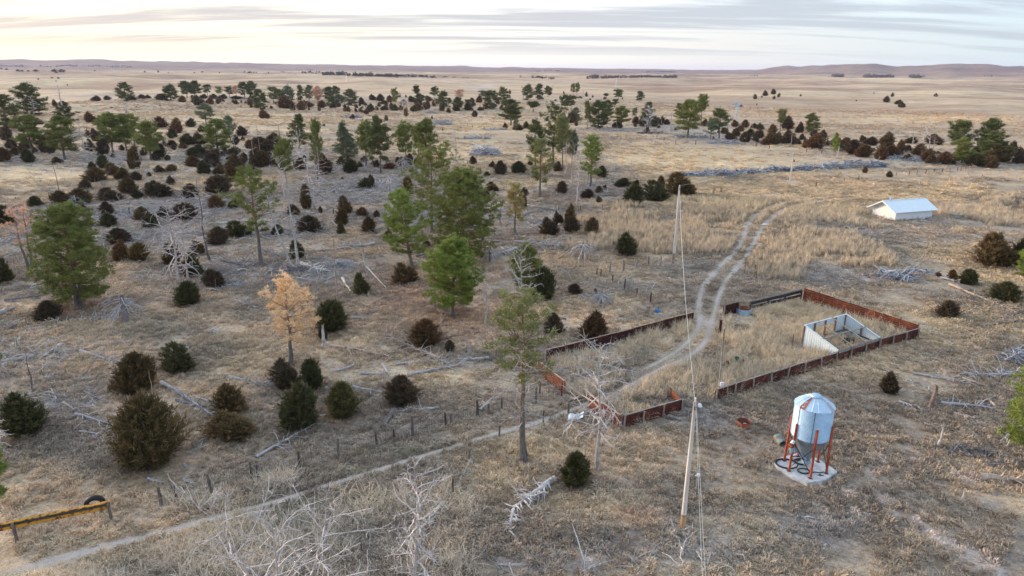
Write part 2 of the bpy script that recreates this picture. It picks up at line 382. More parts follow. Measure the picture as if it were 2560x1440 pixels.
GOLD = blobs([(1250, 320, 200, 20, .7), (1700, 400, 420, 20, .9), (1150, 370, 150, 40, .6), (500, 290, 300, 14, .5), (1700, 380, 250, 26, .8), (700, 300, 200, 16, .5), (2150, 400, 300, 12, .5), (150, 450, 140, 26, .9), (60, 430, 120, 26, .9), (2400, 640, 160, 30, .6), (2500, 700, 120, 30, .7), (2250, 920, 150, 40, .5), (2000, 240, 300, 6, .4), (2350, 235, 250, 6, .6), (100, 218, 120, 5, .8), (640, 900, 130, 60, .5), (1100, 940, 180, 34, .6), (1330, 1120, 130, 34, .7), (1230, 1200, 90, 60, .6), (2380, 870, 90, 40, .4), (1450, 1260, 180, 50, .5), (900, 860, 110, 40, .5), (600, 1090, 150, 40, .3), (1900, 1000, 60, 20, .4), (1880, 1230, 90, 60, .3), (1700, 510, 160, 20, .4), (2330, 480, 200, 16, .5), (2200, 195, 200, 2, .8), (250, 820, 200, 30, .3)])
RED = blobs([(1040, 735, 110, 50, 1), (1130, 800, 130, 40, 1), (970, 760, 90, 40, .6), (1010, 700, 60, 24, .8), (1260, 760, 70, 30, .6), (200, 770, 130, 24, .6), (1180, 690, 80, 20, .8), (1600, 1290, 70, 26, .8), (1290, 860, 60, 30, .6), (1420, 200, 300, 5, .5), (1560, 205, 300, 5, .5), (2060, 202, 260, 4, .6), (1720, 700, 60, 10, .2), (2320, 590, 70, 12, .3), (900, 230, 300, 4, .4), (1070, 480, 60, 40, .5), (1340, 1330, 60, 20, .3)])
GREEN = blobs([(480, 1350, 260, 40, .9), (250, 1370, 200, 40, .9), (700, 1320, 200, 40, .7), (900, 1260, 200, 30, .6), (15, 1200, 45, 40, .9), (1000, 1130, 200, 16, .5), (1150, 1080, 100, 12, .5), (1500, 870, 140, 30, .5), (1560, 880, 160, 30, .4), (1650, 850, 100, 20, .4), (1400, 1025, 80, 12, .5), (850, 1180, 200, 20, .5), (300, 1230, 120, 40, .4), (120, 760, 60, 10, .3), (1690, 690, 120, 26, .3), (2030, 560, 200, 60, .2)])
# pixels of the photograph: x, base y, width, height, colour of every cedar
CED = '''382 1190 186 200 m|65 1105 122 112 g|348 990 100 106 b|446 934 82 72 g|582 1037 86 82 b|584 1107 112 74 b|737 1090 108 122 g|716 978 72 76 p|783 986 76 82 g|858 1050 90 94 y|1004 1020 82 80 p
1440 1224 86 100 g|2228 990 56 56 p|832 836 90 84 g|809 852 28 36 p|1065 872 76 74 r|1124 880 28 30 p|1016 713 62 56 b|906 738 42 56 g|1474 857 92 80 r|1382 838 50 56 p|1358 755 62 86 g|1436 739 34 30 p|1490 735 16 14 r
1568 646 70 60 g|1480 588 36 44 b|1428 584 38 42 p|1375 591 46 46 p|1425 562 34 52 b|1396 562 26 32 p|473 766 66 62 g|125 806 58 54 p|8 710 46 60 g|543 723 60 50 p|302 652 52 52 r|305 612 58 44 p|350 655 50 48 o
240 253 22 14 p|268 250 16 11 p|139 266 16 17 p|158 267 20 15 p|355 248 18 12 p|371 246 18 9 p|330 251 24 12 p|403 250 25 16 p|457 256 23 17 r|497 264 24 25 p|527 262 17 19 r|548 252 15 11 r|511 247 20 12 p|535 247 14 13 g|560 248 20 13 p|482 246 16 10 p|594 248 28 9 p
400 265 5 4 p|341 267 5 3 p|280 270 7 3 p|602 267 5 4 p|228 307 28 27 r|246 313 20 20 p|99 311 22 17 p|396 321 36 30 r|440 333 42 38 r|432 347 28 26 g|482 318 28 22 g|504 331 22 18 p|401 352 16 16 p|602 340 28 26 p|244 353 26 32 p|12 352 34 40 p|30 372 30 24 p
122 384 46 46 g|75 407 38 34 g|12 405 34 36 r|38 392 24 26 p|141 411 28 18 b|226 424 24 20 g|259 421 28 34 g|334 423 34 56 b|258 388 26 42 p|242 457 48 38 b|287 439 34 32 b|308 451 38 32 o|341 453 32 24 p|213 476 36 30 p|202 511 50 40 b|151 511 42 34 b|279 504 52 36 p|323 486 44 42 b|343 499 32 26 g
401 434 26 20 p|375 442 14 12 p|430 429 26 18 o|431 463 22 24 p|402 497 56 44 p|380 488 30 32 p|473 497 40 36 b|468 363 40 28 g|500 361 30 26 b|458 372 24 16 r|434 369 28 18 p|492 393 50 30 g|530 410 42 28 p|483 417 32 28 r|515 436 34 34 g|547 437 28 26 b|580 429 50 42 b|612 406 24 24 p|590 456 44 42 r|548 486 66 48 p|400 396 32 36 p|420 401 16 14 p
564 385 12 12 g|583 390 26 20 p|625 373 24 24 r|90 517 36 28 g|206 534 28 22 p|10 566 46 52 g|85 550 24 14 p|268 538 34 34 p|273 569 42 36 g|358 553 38 36 b|377 572 38 36 g|412 547 32 32 p|465 554 60 46 p|541 524 38 36 r|548 613 52 46 p|600 594 60 42 g|430 668 60 66 b|484 692 56 56 g|585 522 30 24 g|496 640 40 40 b
662 297 28 23 r|720 272 40 32 r|754 276 22 24 r|775 267 22 11 p|807 270 25 19 r|835 271 22 13 g|847 268 14 12 p|892 266 5 5 p|810 316 8 8 p|880 298 13 13 p|966 302 12 15 p|917 286 13 14 r|907 283 12 10 p|928 277 24 18 g|942 276 12 12 p|961 277 22 12 p|903 261 18 18 p|932 251 20 15 p|950 253 24 18 p|958 261 20 11 g|974 256 18 18 r|986 277 22 16 g|1015 291 12 17 r|1030 278 14 12 p
1040 278 24 22 b|1032 256 24 16 p|1068 273 16 24 p|1105 276 14 16 p|1072 253 20 14 r|1120 283 14 13 r|1142 278 20 10 g|1170 276 22 22 g|1197 277 16 9 p|1187 293 16 17 p|1081 298 9 9 p|1180 257 16 13 r|1198 257 20 18 r|1253 272 12 8 p|1262 321 14 14 p|1275 235 10 12 p|1107 327 5 7 r|1015 244 8 8 p|1000 244 8 9 p|1010 262 16 14 b|1088 262 18 14 r|1052 264 18 16 p|1125 258 14 14 p
678 361 52 28 b|650 368 40 26 p|668 380 46 30 p|655 420 42 42 b|686 417 28 24 r|640 396 30 24 p|752 427 30 32 b|705 398 34 26 p|812 438 38 46 p|798 418 30 30 b|877 434 46 34 g|901 419 18 14 g|940 413 11 10 p|975 425 30 18 r|1022 412 34 28 b|1045 413 20 24 b|995 408 20 16 p|908 474 42 28 g|932 461 24 24 p|1020 481 28 40 r|856 451 11 9 p|1181 412 22 22 p|1217 443 19 15 g|1229 419 16 17 p|1251 438 31 36 p|1232 479 27 25 r|1218 502 24 32 r
865 536 33 46 b|850 565 38 42 b|857 588 26 32 g|906 543 32 25 r|942 545 18 20 r|923 584 40 42 b|970 603 22 32 p|767 525 38 62 b|801 533 16 18 b|775 585 58 46 p|693 591 34 28 g|746 651 48 50 g|1065 618 26 18 b|740 540 36 30 b
1292 326 28 16 p|1318 322 22 18 g|1432 308 28 28 p|1440 315 12 16 r|1401 248 9 10 p|1410 236 6 9 p|1465 242 10 14 p|1482 244 7 7 p|1476 250 9 5 p|1389 253 7 6 r|1425 245 14 9 p|1436 247 18 8 p|1450 246 16 6 p|1376 238 12 11 p|1512 249 11 8 r|1556 248 5 5 p|1542 321 30 16 p|1591 311 20 20 p|1610 311 26 22 g|1644 309 16 16 p|1664 312 18 14 p|1617 332 14 14 r|1646 321 12 8 r|1690 326 12 9 r|1760 316 17 19 p|1776 314 17 15 p|1835 317 18 18 r|1862 320 18 21 r|1783 350 10 10 r|1763 342 6 6 p
1825 352 30 22 b|1842 342 24 22 r|1862 357 30 28 p|1875 342 22 20 g|1895 347 26 25 p|1917 363 38 28 r|1885 323 20 15 p|1900 325 18 18 g|1850 330 20 16 p|1810 335 18 16 p|1887 248 12 14 p|1912 240 15 14 p|1905 244 6 6 p|1852 267 12 6 r|1892 263 4 5 p|1297 435 34 32 g|1325 414 14 13 r|1395 431 24 28 p|1504 446 24 32 g|1405 486 27 33 p|1312 489 20 21 p|1310 522 19 36 b|1497 486 18 22 p|1511 476 13 14 p|1496 506 15 17 b|1465 498 36 24 p|1556 468 40 24 g|1590 466 20 16 p|1574 511 54 50 g|1650 479 26 38 r|1638 503 58 50 g|1702 489 66 57 o
1931 236 14 14 p|1946 243 10 12 p|1934 248 11 10 p|2002 241 8 6 p|2140 253 5 4 p|2217 256 17 16 p|2230 242 12 12 p|2246 262 16 13 p|2255 269 16 16 p|2339 242 11 10 p|2184 234 5 3 p|1930 336 24 26 r|1932 361 32 28 g|1949 358 18 22 r|1968 344 24 20 p|1970 324 34 34 p|1996 333 20 28 p|2004 350 14 16 p|1975 362 40 28 p|2030 372 48 36 r|2035 343 24 18 p|2060 342 16 18 p|2050 353 28 22 p|2112 374 36 30 r|2133 387 46 38 p|2157 356 20 18 p|2155 394 44 32 r|2182 364 34 22 p|2212 362 34 32 b|2195 399 38 36 r|2226 392 36 28 r|2222 374 30 18 p|2250 380 28 30 r|2269 382 20 20 p|2296 389 30 30 r|2265 402 20 18 r|2316 404 30 28 r|2333 411 30 24 p|2360 411 36 32 r|2384 413 24 18 g|2340 362 50 26 p|2437 417 46 32 g|2481 421 36 30 b|2500 408 48 52 r|2528 388 26 36 p|2549 392 22 22 g|2540 410 30 24 p|2450 392 40 28 p|2280 360 30 18 p|2090 365 26 22 p
2160 432 13 17 b|2220 443 16 16 b|2486 670 100 86 b|2532 668 60 70 g|2384 699 27 24 r|2422 714 54 38 g|2346 691 19 11 r|2510 757 67 52 g|2366 797 50 46 p
43 178 16 5 p|56 178 8 4 p|89 179 18 6 p|135 180 20 8 p|155 181 18 9 p|141 183 8 4 p|130 196 6 4 p|146 197 8 5 p|141 204 4 3 p|169 214 4 4 p|3 173 7 4 p|17 175 8 5 p|71 179 8 4 p|237 178 5 3 p|362 181 7 4 p|395 181 6 6 p|421 182 4 2 p|486 183 5 3 p|505 181 9 3 p|549 183 4 3 p|96 199 5 4 p|680 221 3 2 p|1305 219 5 3 p'''
CROWS = [r.split() for ln in CED.split('\n') for r in ln.split('|')]
DUFF_SHADE = []  # brown needle litter under trees, also standing in for their contact shade
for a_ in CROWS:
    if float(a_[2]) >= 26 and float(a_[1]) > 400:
        q_ = at1(float(a_[0]), float(a_[1])); r_ = float(a_[2]) * depth(q_) / F; d_ = q_[:2] / np.linalg.norm(q_[:2]) * r_ * .30; DUFF_SHADE.append((q_[0] + d_[0], q_[1] + d_[1], r_ * .62, r_ * .62, 1.0))
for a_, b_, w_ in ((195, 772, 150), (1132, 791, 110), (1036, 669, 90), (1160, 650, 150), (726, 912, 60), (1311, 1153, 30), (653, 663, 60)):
    q_ = at1(a_, b_); r_ = w_ * depth(q_) / F; DUFF_SHADE.append((q_[0], q_[1], r_ * .55, r_ * .55, .55))
def ground_col(x, y):
    x = np.asarray(x, float); y = np.asarray(y, float); d = np.hypot(x, y)
    big = fbm(x / 60, y / 34, 31, 4); mid = fbm(x / 9, y / 7, 41, 4); sml = fbm(x / 2.1, y / 1.7, 51, 3)
    wob = .35 * mid + .3 * sml
    straw = np.array([.59, .445, .305]); dull = np.array([.31, .25, .20]); gold = np.array([.74, .565, .345]); grey = np.array([.36, .325, .31])
    red = np.array([.50, .33, .225]); sand = np.array([.62, .51, .44]); green = np.array([.27, .265, .17])
    def mx(a, b, f): f = np.clip(f, 0, 1)[..., None]; return a * (1 - f) + b * f
    c = np.broadcast_to(straw, x.shape + (3,)).copy()
    c = mx(c, dull, sst(-.35, .45, big * .7 + mid * 1.0 + .35 * sml - .02) * .88 * (1 - .5 * sst(150, 500, d)))
    c = mx(c, gold, sst(.1, .6, fbm(x / 45 + 5, y / 22, 61, 4) + .25 * sml) * .6)
    far = sst(260, 900, d)
    c = mx(c, np.array([.60, .435, .285]), far * .7)
    fb = fbm(x / 260, y / 120, 71, 4)
    c = mx(c, np.array([.33, .215, .155]), far * sst(-.1, .3, fb) * .75)
    c = mx(c, np.array([.60, .465, .325]), far * sst(.1, .5, -fb) * .55)
    c = mx(c, np.array([.20, .135, .13]), sst(2400, 4600, d) * .75)
    c = mx(c, grey, (blobval(x, y, GREY) * (1.0 + wob * 1.2)) * .9)
    c = mx(c, gold, blobval(x, y, GOLD) * (.9 + wob * 1.3) * .85)
    c = mx(c, red, blobval(x, y, RED) * (.95 + wob * 1.2) * .8)
    c = mx(c, green, blobval(x, y, GREEN) * (.55 + wob * 1.8) * .75)
    sv = blobval(x, y, SAND); s_ = sst(.34, .95, sv + wob * 1.15 * (sv > .05)) * .85
    c = mx(c, sand, s_)
    c = mx(c, np.array([.20, .145, .10]), blobval(x, y, DUFF_SHADE) * (.85 + .3 * wob))  # litter brown, with the shade below the crowns painted into it
    c = c * (1 + .30 * sml * (1 - sst(120, 400, d)))[..., None] 
    return np.clip(c, .02, .85), s_
HAZE = 0.000045
# ------------------------------------------------------------------ ground sheet (polar grid to the horizon)
def ground_mat():
    def f(t, b):
        a = N(t, 'ShaderNodeAttribute', attribute_name='base'); p = wcoord(t)
        n1 = noise(t, 2.6, 5, .68, p, .4); n2 = noise(t, 11, 4, .65, p); n3 = noise(t, .45, 4, .6, p)
        cd = N(t, 'ShaderNodeVectorMath', operation='LENGTH'); LK(t, p, cd.inputs[0])
        far = maprange(t, cd.outputs['Value'], 120, 700, 0, 1)
        st = sc_vec(t, p, (.02, .06, .02)); n4 = noise(t, 1.0, 6, .62, st); n5 = noise(t, 1.0, 5, .6, sc_vec(t, p, (.10, .22, .1)))
        v = math_n(t, 'ADD', math_n(t, 'MULTIPLY', n1, .55), math_n(t, 'MULTIPLY', n2, .45))
        v = maprange(t, v, .34, .66, .40, 1.45)
        v = math_n(t, 'MULTIPLY', v, maprange(t, n3, .3, .7, .85, 1.12))
        vf = math_n(t, 'MULTIPLY', maprange(t, n4, .32, .68, .74, 1.2), maprange(t, n5, .32, .68, .88, 1.12))
        mx = N(t, 'ShaderNodeMix', data_type='FLOAT'); LK(t, far, mx.inputs[0]); LK(t, v, mx.inputs[2]); LK(t, vf, mx.inputs[3])
        sc1 = N(t, 'ShaderNodeVectorMath', operation='SCALE'); LK(t, a.outputs['Color'], sc1.inputs[0]); LK(t, mx.outputs[0], sc1.inputs[3])
        tintn = noise(t, 1.1, 3, .6, sc_vec(t, p, (.7, .9, 1)))
        c = mix_c(t, 1.0, sc1.outputs[0], ramp(t, tintn, [(.3, (.96, .98, 1.06)), (.7, (1.06, 1.0, .90))]), 'MULTIPLY')
        LK(t, c, b.inputs['Base Color'])
        bump(t, b, n1, 1.0, .16)
    return mat('dry_prairie', f, .95, .08)
M_GROUND = ground_mat()
def build_ground():
    rs = [0.0, 6.0]
    while rs[-1] < 14500: rs.append(rs[-1] * (1.011 if rs[-1] < 400 else 1.016))
    rs = np.array(rs[1:])
    front = np.radians(np.arange(-48, 48.01, .42)); back = np.radians(np.arange(52, 308.1, 8.0))
    az = np.concatenate([front, back]); na = len(az); nr = len(rs)
    R, A = np.meshgrid(rs, az, indexing='ij'); X = R * np.sin(A); Y = R * np.cos(A)
    Z = terrain(X, Y)
    V = np.concatenate([[[0, 0, float(terrain(0., 0.))]], np.stack([X, Y, Z], -1).reshape(-1, 3)])
    i = np.arange(nr - 1)[:, None] * na; j = np.arange(na)[None]; j2 = (j + 1) % na
    q = np.stack([i + j, i + j2, i + na + j2, i + na + j], -1).reshape(-1, 4)[:, ::-1] + 1
    fan = np.stack([np.zeros(na, int), (np.arange(na) + 1) % na + 1, np.arange(na) + 1], -1)
    mb = MB(); mb.v = [V]; mb.f = [fan, q]; mb.m = [np.zeros(len(fan)), np.zeros(len(q))]; mb.t = [np.full(len(V), .5)]
    me = mb.mesh('ground', M_GROUND)
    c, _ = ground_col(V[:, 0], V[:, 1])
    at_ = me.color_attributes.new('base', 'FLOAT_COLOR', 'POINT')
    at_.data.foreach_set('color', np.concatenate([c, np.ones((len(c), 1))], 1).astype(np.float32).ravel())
    me.shade_smooth()
    return kind(obj('ground', me, None), 'structure')
build_ground()

# ------------------------------------------------------------------ dirt tracks, draped ribbons with ragged edges
def spline(pts, n=8):
    p = np.asarray(pts, float); q = np.vstack([2 * p[0] - p[1], p, 2 * p[-1] - p[-2]]); out = []
    for i in range(1, len(q) - 2):
        t = np.linspace(0, 1, n, endpoint=False)[:, None]; a, b, c, d = q[i - 1], q[i], q[i + 1], q[i + 2]
        out.append(.5 * ((2 * b) + (-a + c) * t + (2 * a - 5 * b + 4 * c - d) * t ** 2 + (-a + 3 * b - 3 * c + d) * t ** 3))
    return np.vstack(out + [p[-1:]])
def track_mat():
    def f(t, b):
        p = wcoord(t); a = N(t, 'ShaderNodeAttribute', attribute_name='tint')
        n = noise(t, 3.2, 5, .65, p); n2 = noise(t, 14, 4, .6, p)
        ba = N(t, 'ShaderNodeAttribute', attribute_name='base'); sandc = ramp(t, n, [(.3, (.44, .36, .30)), (.6, (.58, .49, .42))]); gr = mix_c(t, 1.0, ba.outputs['Color'], ramp(t, n2, [(.35, (.55, .55, .56)), (.65, (1.15, 1.12, 1.06))]), 'MULTIPLY')
        f_ = maprange(t, math_n(t, 'ADD', a.outputs['Fac'], math_n(t, 'MULTIPLY', math_n(t, 'SUBTRACT', n2, .5), 1.6)), .3, .6, 0, 1)
        c = mix_c(t, f_, gr, sandc)
        LK(t, c, b.inputs['Base Color']); bump(t, b, n2, .5, .04)
    return mat('sandy_track', f, .95, .08)
M_TRACK = track_mat()
TRACKS = []
def ribbon(name, wpts, halfw, strength=1.0, lift=.03):
    P = spline(wpts, 10); n = len(P)
    seg = np.r_[0, np.cumsum(np.hypot(*np.diff(P, axis=0).T))]; m = max(20, int(seg[-1] / .35)); s = np.linspace(0, seg[-1], m)
    P = np.stack([np.interp(s, seg, P[:, 0]), np.interp(s, seg, P[:, 1])], 1)
    hw = np.interp(s / seg[-1], np.linspace(0, 1, len(np.atleast_1d(halfw))), np.atleast_1d(halfw))
    t = np.gradient(P, axis=0); t /= np.linalg.norm(t, axis=1)[:, None]; nn = np.stack([-t[:, 1], t[:, 0]], 1)
    k = np.linspace(-1, 1, 9); V = []; T = []
    for q in k:
        jag = 1 + (.22 * vn(s / .8, np.full(m, 7 * np.sign(q) + 1), 5) + .14 * vn(s / 2.7, np.full(m, 3 * np.sign(q)), 6)) * abs(q)
        xy = P + nn * (hw * q * jag)[:, None]
        V.append(np.column_stack([xy, terrain(xy[:, 0], xy[:, 1]) + lift * (1 - abs(q)) + .004 - .02 * (abs(q) > .99)]))
        brk = .35 * vn(s / 3.1, np.full(m, q), 9)
        T.append((strength * (.70 - .70 * abs(q) ** 1.8) + brk * .75) * np.clip(np.minimum(s, seg[-1] - s) / 3, 0, 1))
    V = np.stack(V, 1); T = np.stack(T, 1)
    i = np.arange(m - 1)[:, None] * 9; j = np.arange(8)[None]
    f = np.stack([i + j, i + 9 + j, i + 10 + j, i + j + 1], -1).reshape(-1, 4)[:, ::-1]
    mb = MB(); mb.v = [V.reshape(-1, 3)]; mb.f = [f]; mb.m = [np.zeros(len(f))]; mb.t = [T.reshape(-1)]
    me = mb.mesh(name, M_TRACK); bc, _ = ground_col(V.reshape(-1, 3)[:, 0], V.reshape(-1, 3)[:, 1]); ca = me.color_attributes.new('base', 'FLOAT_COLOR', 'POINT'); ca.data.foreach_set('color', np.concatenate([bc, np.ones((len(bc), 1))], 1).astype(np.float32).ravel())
    o = kind(obj(name, me, None, smooth=True), 'structure')
    TRACKS.append((P[::4], float(np.max(hw)))); return o
def pxl(s): return [tuple(float(v) for v in q.split(',')) for q in s.split()]
trail_px = pxl('-60,1452 0,1434 130,1404 250,1370 400,1333 560,1288 700,1252 830,1210 960,1171 1080,1133 1200,1096 1300,1068 1380,1044 1440,1022 1490,1000 1530,987')
ribbon('dirt_trail', at(*np.array(trail_px).T)[:, :2], [.62, .58, .42, .34, .34, .38, .5, .5], 1.1)
rutA = pxl('1580,940 1655,901 1705,868 1732,838 1750,805 1748,768 1756,722 1785,682 1836,632 1857,600 1870,560 1902,532 1955,510 2040,495 2140,487')
rutB = pxl('1500,1000 1530,987 1555,975 1592,955 1625,937 1655,920 1705,899 1750,870 1768,845 1779,812 1788,775 1797,742 1810,712 1838,674 1872,632 1893,590 1926,548 1975,520 2050,502 2140,493')
ribbon('dirt_road', at(*np.array(rutA).T)[:, :2], [.3, .4, .55, .8, .85, .75, .85, 1.05, 1.15, .9, .7, .5], .88)
ribbon('dirt_road', at(*np.array(rutB).T)[:, :2], [.3, .4, .48, .55, .6, .8, .75, .85, 1.05, 1.15, .95, .7, .5], .88)
ribbon('dirt_path', at(*np.array(pxl('1380,702 1450,700 1560,696 1680,699 1745,705')).T)[:, :2], [.3, .35, .35], .55)
ribbon('dirt_path', at(*np.array(pxl('2196,1085 2192,1120 2176,1160 2165,1190 2190,1230 2250,1270')).T)[:, :2], [.22, .25, .25, .25], .6)

# ------------------------------------------------------------------ plant generators
GA = math.pi * (3 - math.sqrt(5))
def cedar_arrays(rng, W, H, sprays, leaves, leafL, leafW, round_=0.0, mb=None, m=0):
    """a juniper: ascending feathery sprays out of a short stem"""
    mb = mb or MB(); Ps = []; Ds = []; Ls = []; Ts = []
    lob = rng.uniform(0, 6.28, 4)
    for i in range(sprays):
        t = (i + .5) / sprays; t = t ** .85; az = i * GA + rng.normal(0, .25)
        prof = min(1, (t + .20) / .50) ** .75 * (1 - t ** (1.9 + round_ * 1.6)) ** (.66 - .16 * round_)
        prof *= 1 + .17 * math.sin(2 * az + lob[0]) + .13 * math.sin(3 * az + lob[1] + 4 * t)
        jit = rng.uniform(.70, 1.08) * (1.28 if rng.random() < .16 else 1)
        tip = np.array([math.cos(az) * W / 2 * prof * jit, math.sin(az) * W / 2 * prof * jit, H * (.06 + .90 * t) * rng.uniform(.95, 1.09)])
        org = np.array([tip[0] * .12, tip[1] * .12, max(0.02, tip[2] - (.30 + .1 * rng.random()) * H * (prof * .6 + .25))])
        ax = tip - org; L = np.linalg.norm(ax); ax /= L; n = max(3, int(leaves * (.5 + .7 * prof)))
        u = rng.uniform(.34, 1.0, n) ** .8; pw = (.19 * (1.12 - u) + .02) * min(W, H) * .62
        off = rng.normal(size=(n, 3)); off -= (off @ ax)[:, None] * ax
        P = org + ax * (u * L)[:, None] + off * pw[:, None] * .55
        D = ax * .75 + off * .42 + rng.normal(size=(n, 3)) * .22 + np.array([0, 0, .22]); D /= np.linalg.norm(D, axis=1)[:, None]
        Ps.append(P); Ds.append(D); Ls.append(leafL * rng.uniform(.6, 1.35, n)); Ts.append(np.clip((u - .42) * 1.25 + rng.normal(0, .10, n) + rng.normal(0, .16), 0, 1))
    P = np.vstack(Ps); D = np.vstack(Ds); P[:, 2] = np.maximum(P[:, 2], .01)
    mb.sliver(P - D * leafL * .3, D, np.concatenate(Ls), leafW, rng, m, np.concatenate(Ts)); return mb
def curve(rng, a, d, L, n, up=0.0, wob=.15):
    p = [np.array(a, float)]; d = np.array(d, float); d /= np.linalg.norm(d)
    for i in range(n - 1):
        d = d + rng.normal(size=3) * wob + np.array([0, 0, up]); d /= np.linalg.norm(d); p.append(p[-1] + d * L / (n - 1))
    return np.array(p), d
def pine_arrays(rng, H, W, base=.35, style='round', limbs=34, puffs=7, leaves=26, leaf=.2, lw=.035, bare=0, forks=1, lean=0.0, k=6, trunk_r=None, dead=0):
    """returns (trunk+limb builder, crown builder)"""
    tb = MB(); cb = MB(); tr = trunk_r or .0165 * H + .05
    stems = []
    for s in range(forks):
        off = np.array([rng.uniform(-1, 1), rng.uniform(-1, 1), 0]) * (.06 * W if forks > 1 else 0)
        n = 9; zz = np.linspace(0, 1, n); wx = np.cumsum(rng.normal(0, .012 * H, n)) * .7 + lean * H * zz + off[0] * (1 + 2.2 * zz); wy = np.cumsum(rng.normal(0, .012 * H, n)) * .7 + off[1] * (1 + 2.2 * zz)
        wx -= wx[0] - off[0]; wy -= wy[0] - off[1]
        pts = np.column_stack([wx, wy, zz * H * .97]); pts[0, 2] = -.25
        rad = tr * (1 - .9 * zz) * (1 + .35 * np.exp(-zz * 16)); stems.append((pts, rad))
        tb.tube(pts, rad, k, 0, np.repeat(np.clip((zz - .22) * 2.6, 0, 1), k))
    whorl = max(5, int(limbs / 4))
    PP = []; PD = []; PT = []
    for i in range(limbs):
        pts, rad = stems[i % forks]
        t = (i + .5) / limbs
        if style == 'layer': t = (math.floor(t * whorl) + .5 + rng.normal(0, .12)) / whorl
        t = min(max(t, 0.01), .99); az = i * GA + rng.normal(0, .3)
        if style == 'round': prof = math.sin(math.pi * (.17 + .77 * t)) ** .75
        elif style == 'cone': prof = (1 - t) ** .75 * min(1, (t + .1) / .2) * 1.05 + .08
        elif style == 'umbrella': prof = .5 + .5 * math.sin(math.pi * (t * .9))
        elif style == 'slender': prof = .55 + .45 * math.sin(math.pi * (.1 + .85 * t))
        elif style == 'layer': prof = (.55 + .45 * math.sin(math.pi * (.08 + .86 * t))) * (.75 + .5 * rng.random())
        else: prof = .8
        if rng.random() < .24: prof *= rng.uniform(.4, .75)
        z = base + (1 - base) * t * .97; zi = z * (len(pts) - 1); j = min(int(zi), len(pts) - 2); fr = zi - j
        a = pts[j] * (1 - fr) + pts[j + 1] * fr; r_at = rad[j] * (1 - fr) + rad[j + 1] * fr
        L = max(.35, W / 2 * prof * rng.uniform(.82, 1.1)); el = math.radians(-4 + 46 * t + rng.normal(0, 7)) if style != 'umbrella' else math.radians(25 + 25 * t)
        drop = L * math.sin(el) * .8; a2 = a - np.array([0, 0, max(0, drop) * .5]); 
        if a2[2] < base * H * .6: a2 = a
        d = np.array([math.cos(az) * math.cos(el), math.sin(az) * math.cos(el), math.sin(el)])
        lp, ld = curve(rng, a2, d, L, 5, .06, .10)
        isbare = rng.random() < bare * (1 - t) * 1.6
        tb.tube(lp, np.linspace(min(r_at * .5, .012 + .013 * L), .008, 5), 4 if k > 4 else 3, 0, .9 if not isbare else .1, cap=False)
        if isbare:
            for q in range(3):
                s0 = rng.uniform(.3, .9); b0 = lp[int(s0 * 4)]; dd = d + rng.normal(size=3) * .7
                sp, _ = curve(rng, b0, dd, L * .35, 4, .05, .25); tb.tube(sp, np.linspace(.02, .006, 4), 3, 0, .1, cap=False)
            continue
        npf = max(2, int(puffs * (.45 + .8 * prof)))
        sp = rng.uniform(.38, 1.04, npf); sp[0] = 1.0
        c = np.stack([np.interp(sp * 4, np.arange(5), lp[:, q]) for q in range(3)], 1)
        lat = np.array([-math.sin(az), math.cos(az), 0]); spread = .20 * L + .12
        c = c + lat * rng.normal(0, 1, npf)[:, None] * spread * (.5 + .5 * sp)[:, None] * .8 + np.array([0, 0, 1]) * (np.abs(rng.normal(0, .10 * L + .06, npf)))[:, None]
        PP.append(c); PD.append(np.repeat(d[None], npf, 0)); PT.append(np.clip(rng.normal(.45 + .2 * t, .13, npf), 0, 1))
    if style != 'umbrella':
        for pts, rad in stems:
            c = pts[-1] + rng.normal(size=(max(3, puffs // 2), 3)) * np.array([.25, .25, .35]); PP.append(c); PD.append(np.tile([[0, 0, 1.]], (len(c), 1))); PT.append(np.full(len(c), .7))
    if PP:
        C = np.vstack(PP); D0 = np.vstack(PD); T = np.concatenate(PT); n = len(C)
        C = np.repeat(C, leaves, 0); D0 = np.repeat(D0, leaves, 0); T = np.repeat(T, leaves)
        r = rng.normal(size=(len(C), 3)); r /= np.linalg.norm(r, axis=1)[:, None]
        D = r * np.array([1, 1, .75]) + D0 * .3 + np.array([0, 0, .38]); D /= np.linalg.norm(D, axis=1)[:, None]
        rad = leaf * 1.15
        P = C + r * np.array([1, 1, .6]) * rad * rng.uniform(.15, 1.0, len(C))[:, None]
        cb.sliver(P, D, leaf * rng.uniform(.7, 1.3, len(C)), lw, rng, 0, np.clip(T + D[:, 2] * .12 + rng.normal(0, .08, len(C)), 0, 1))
    return tb, cb
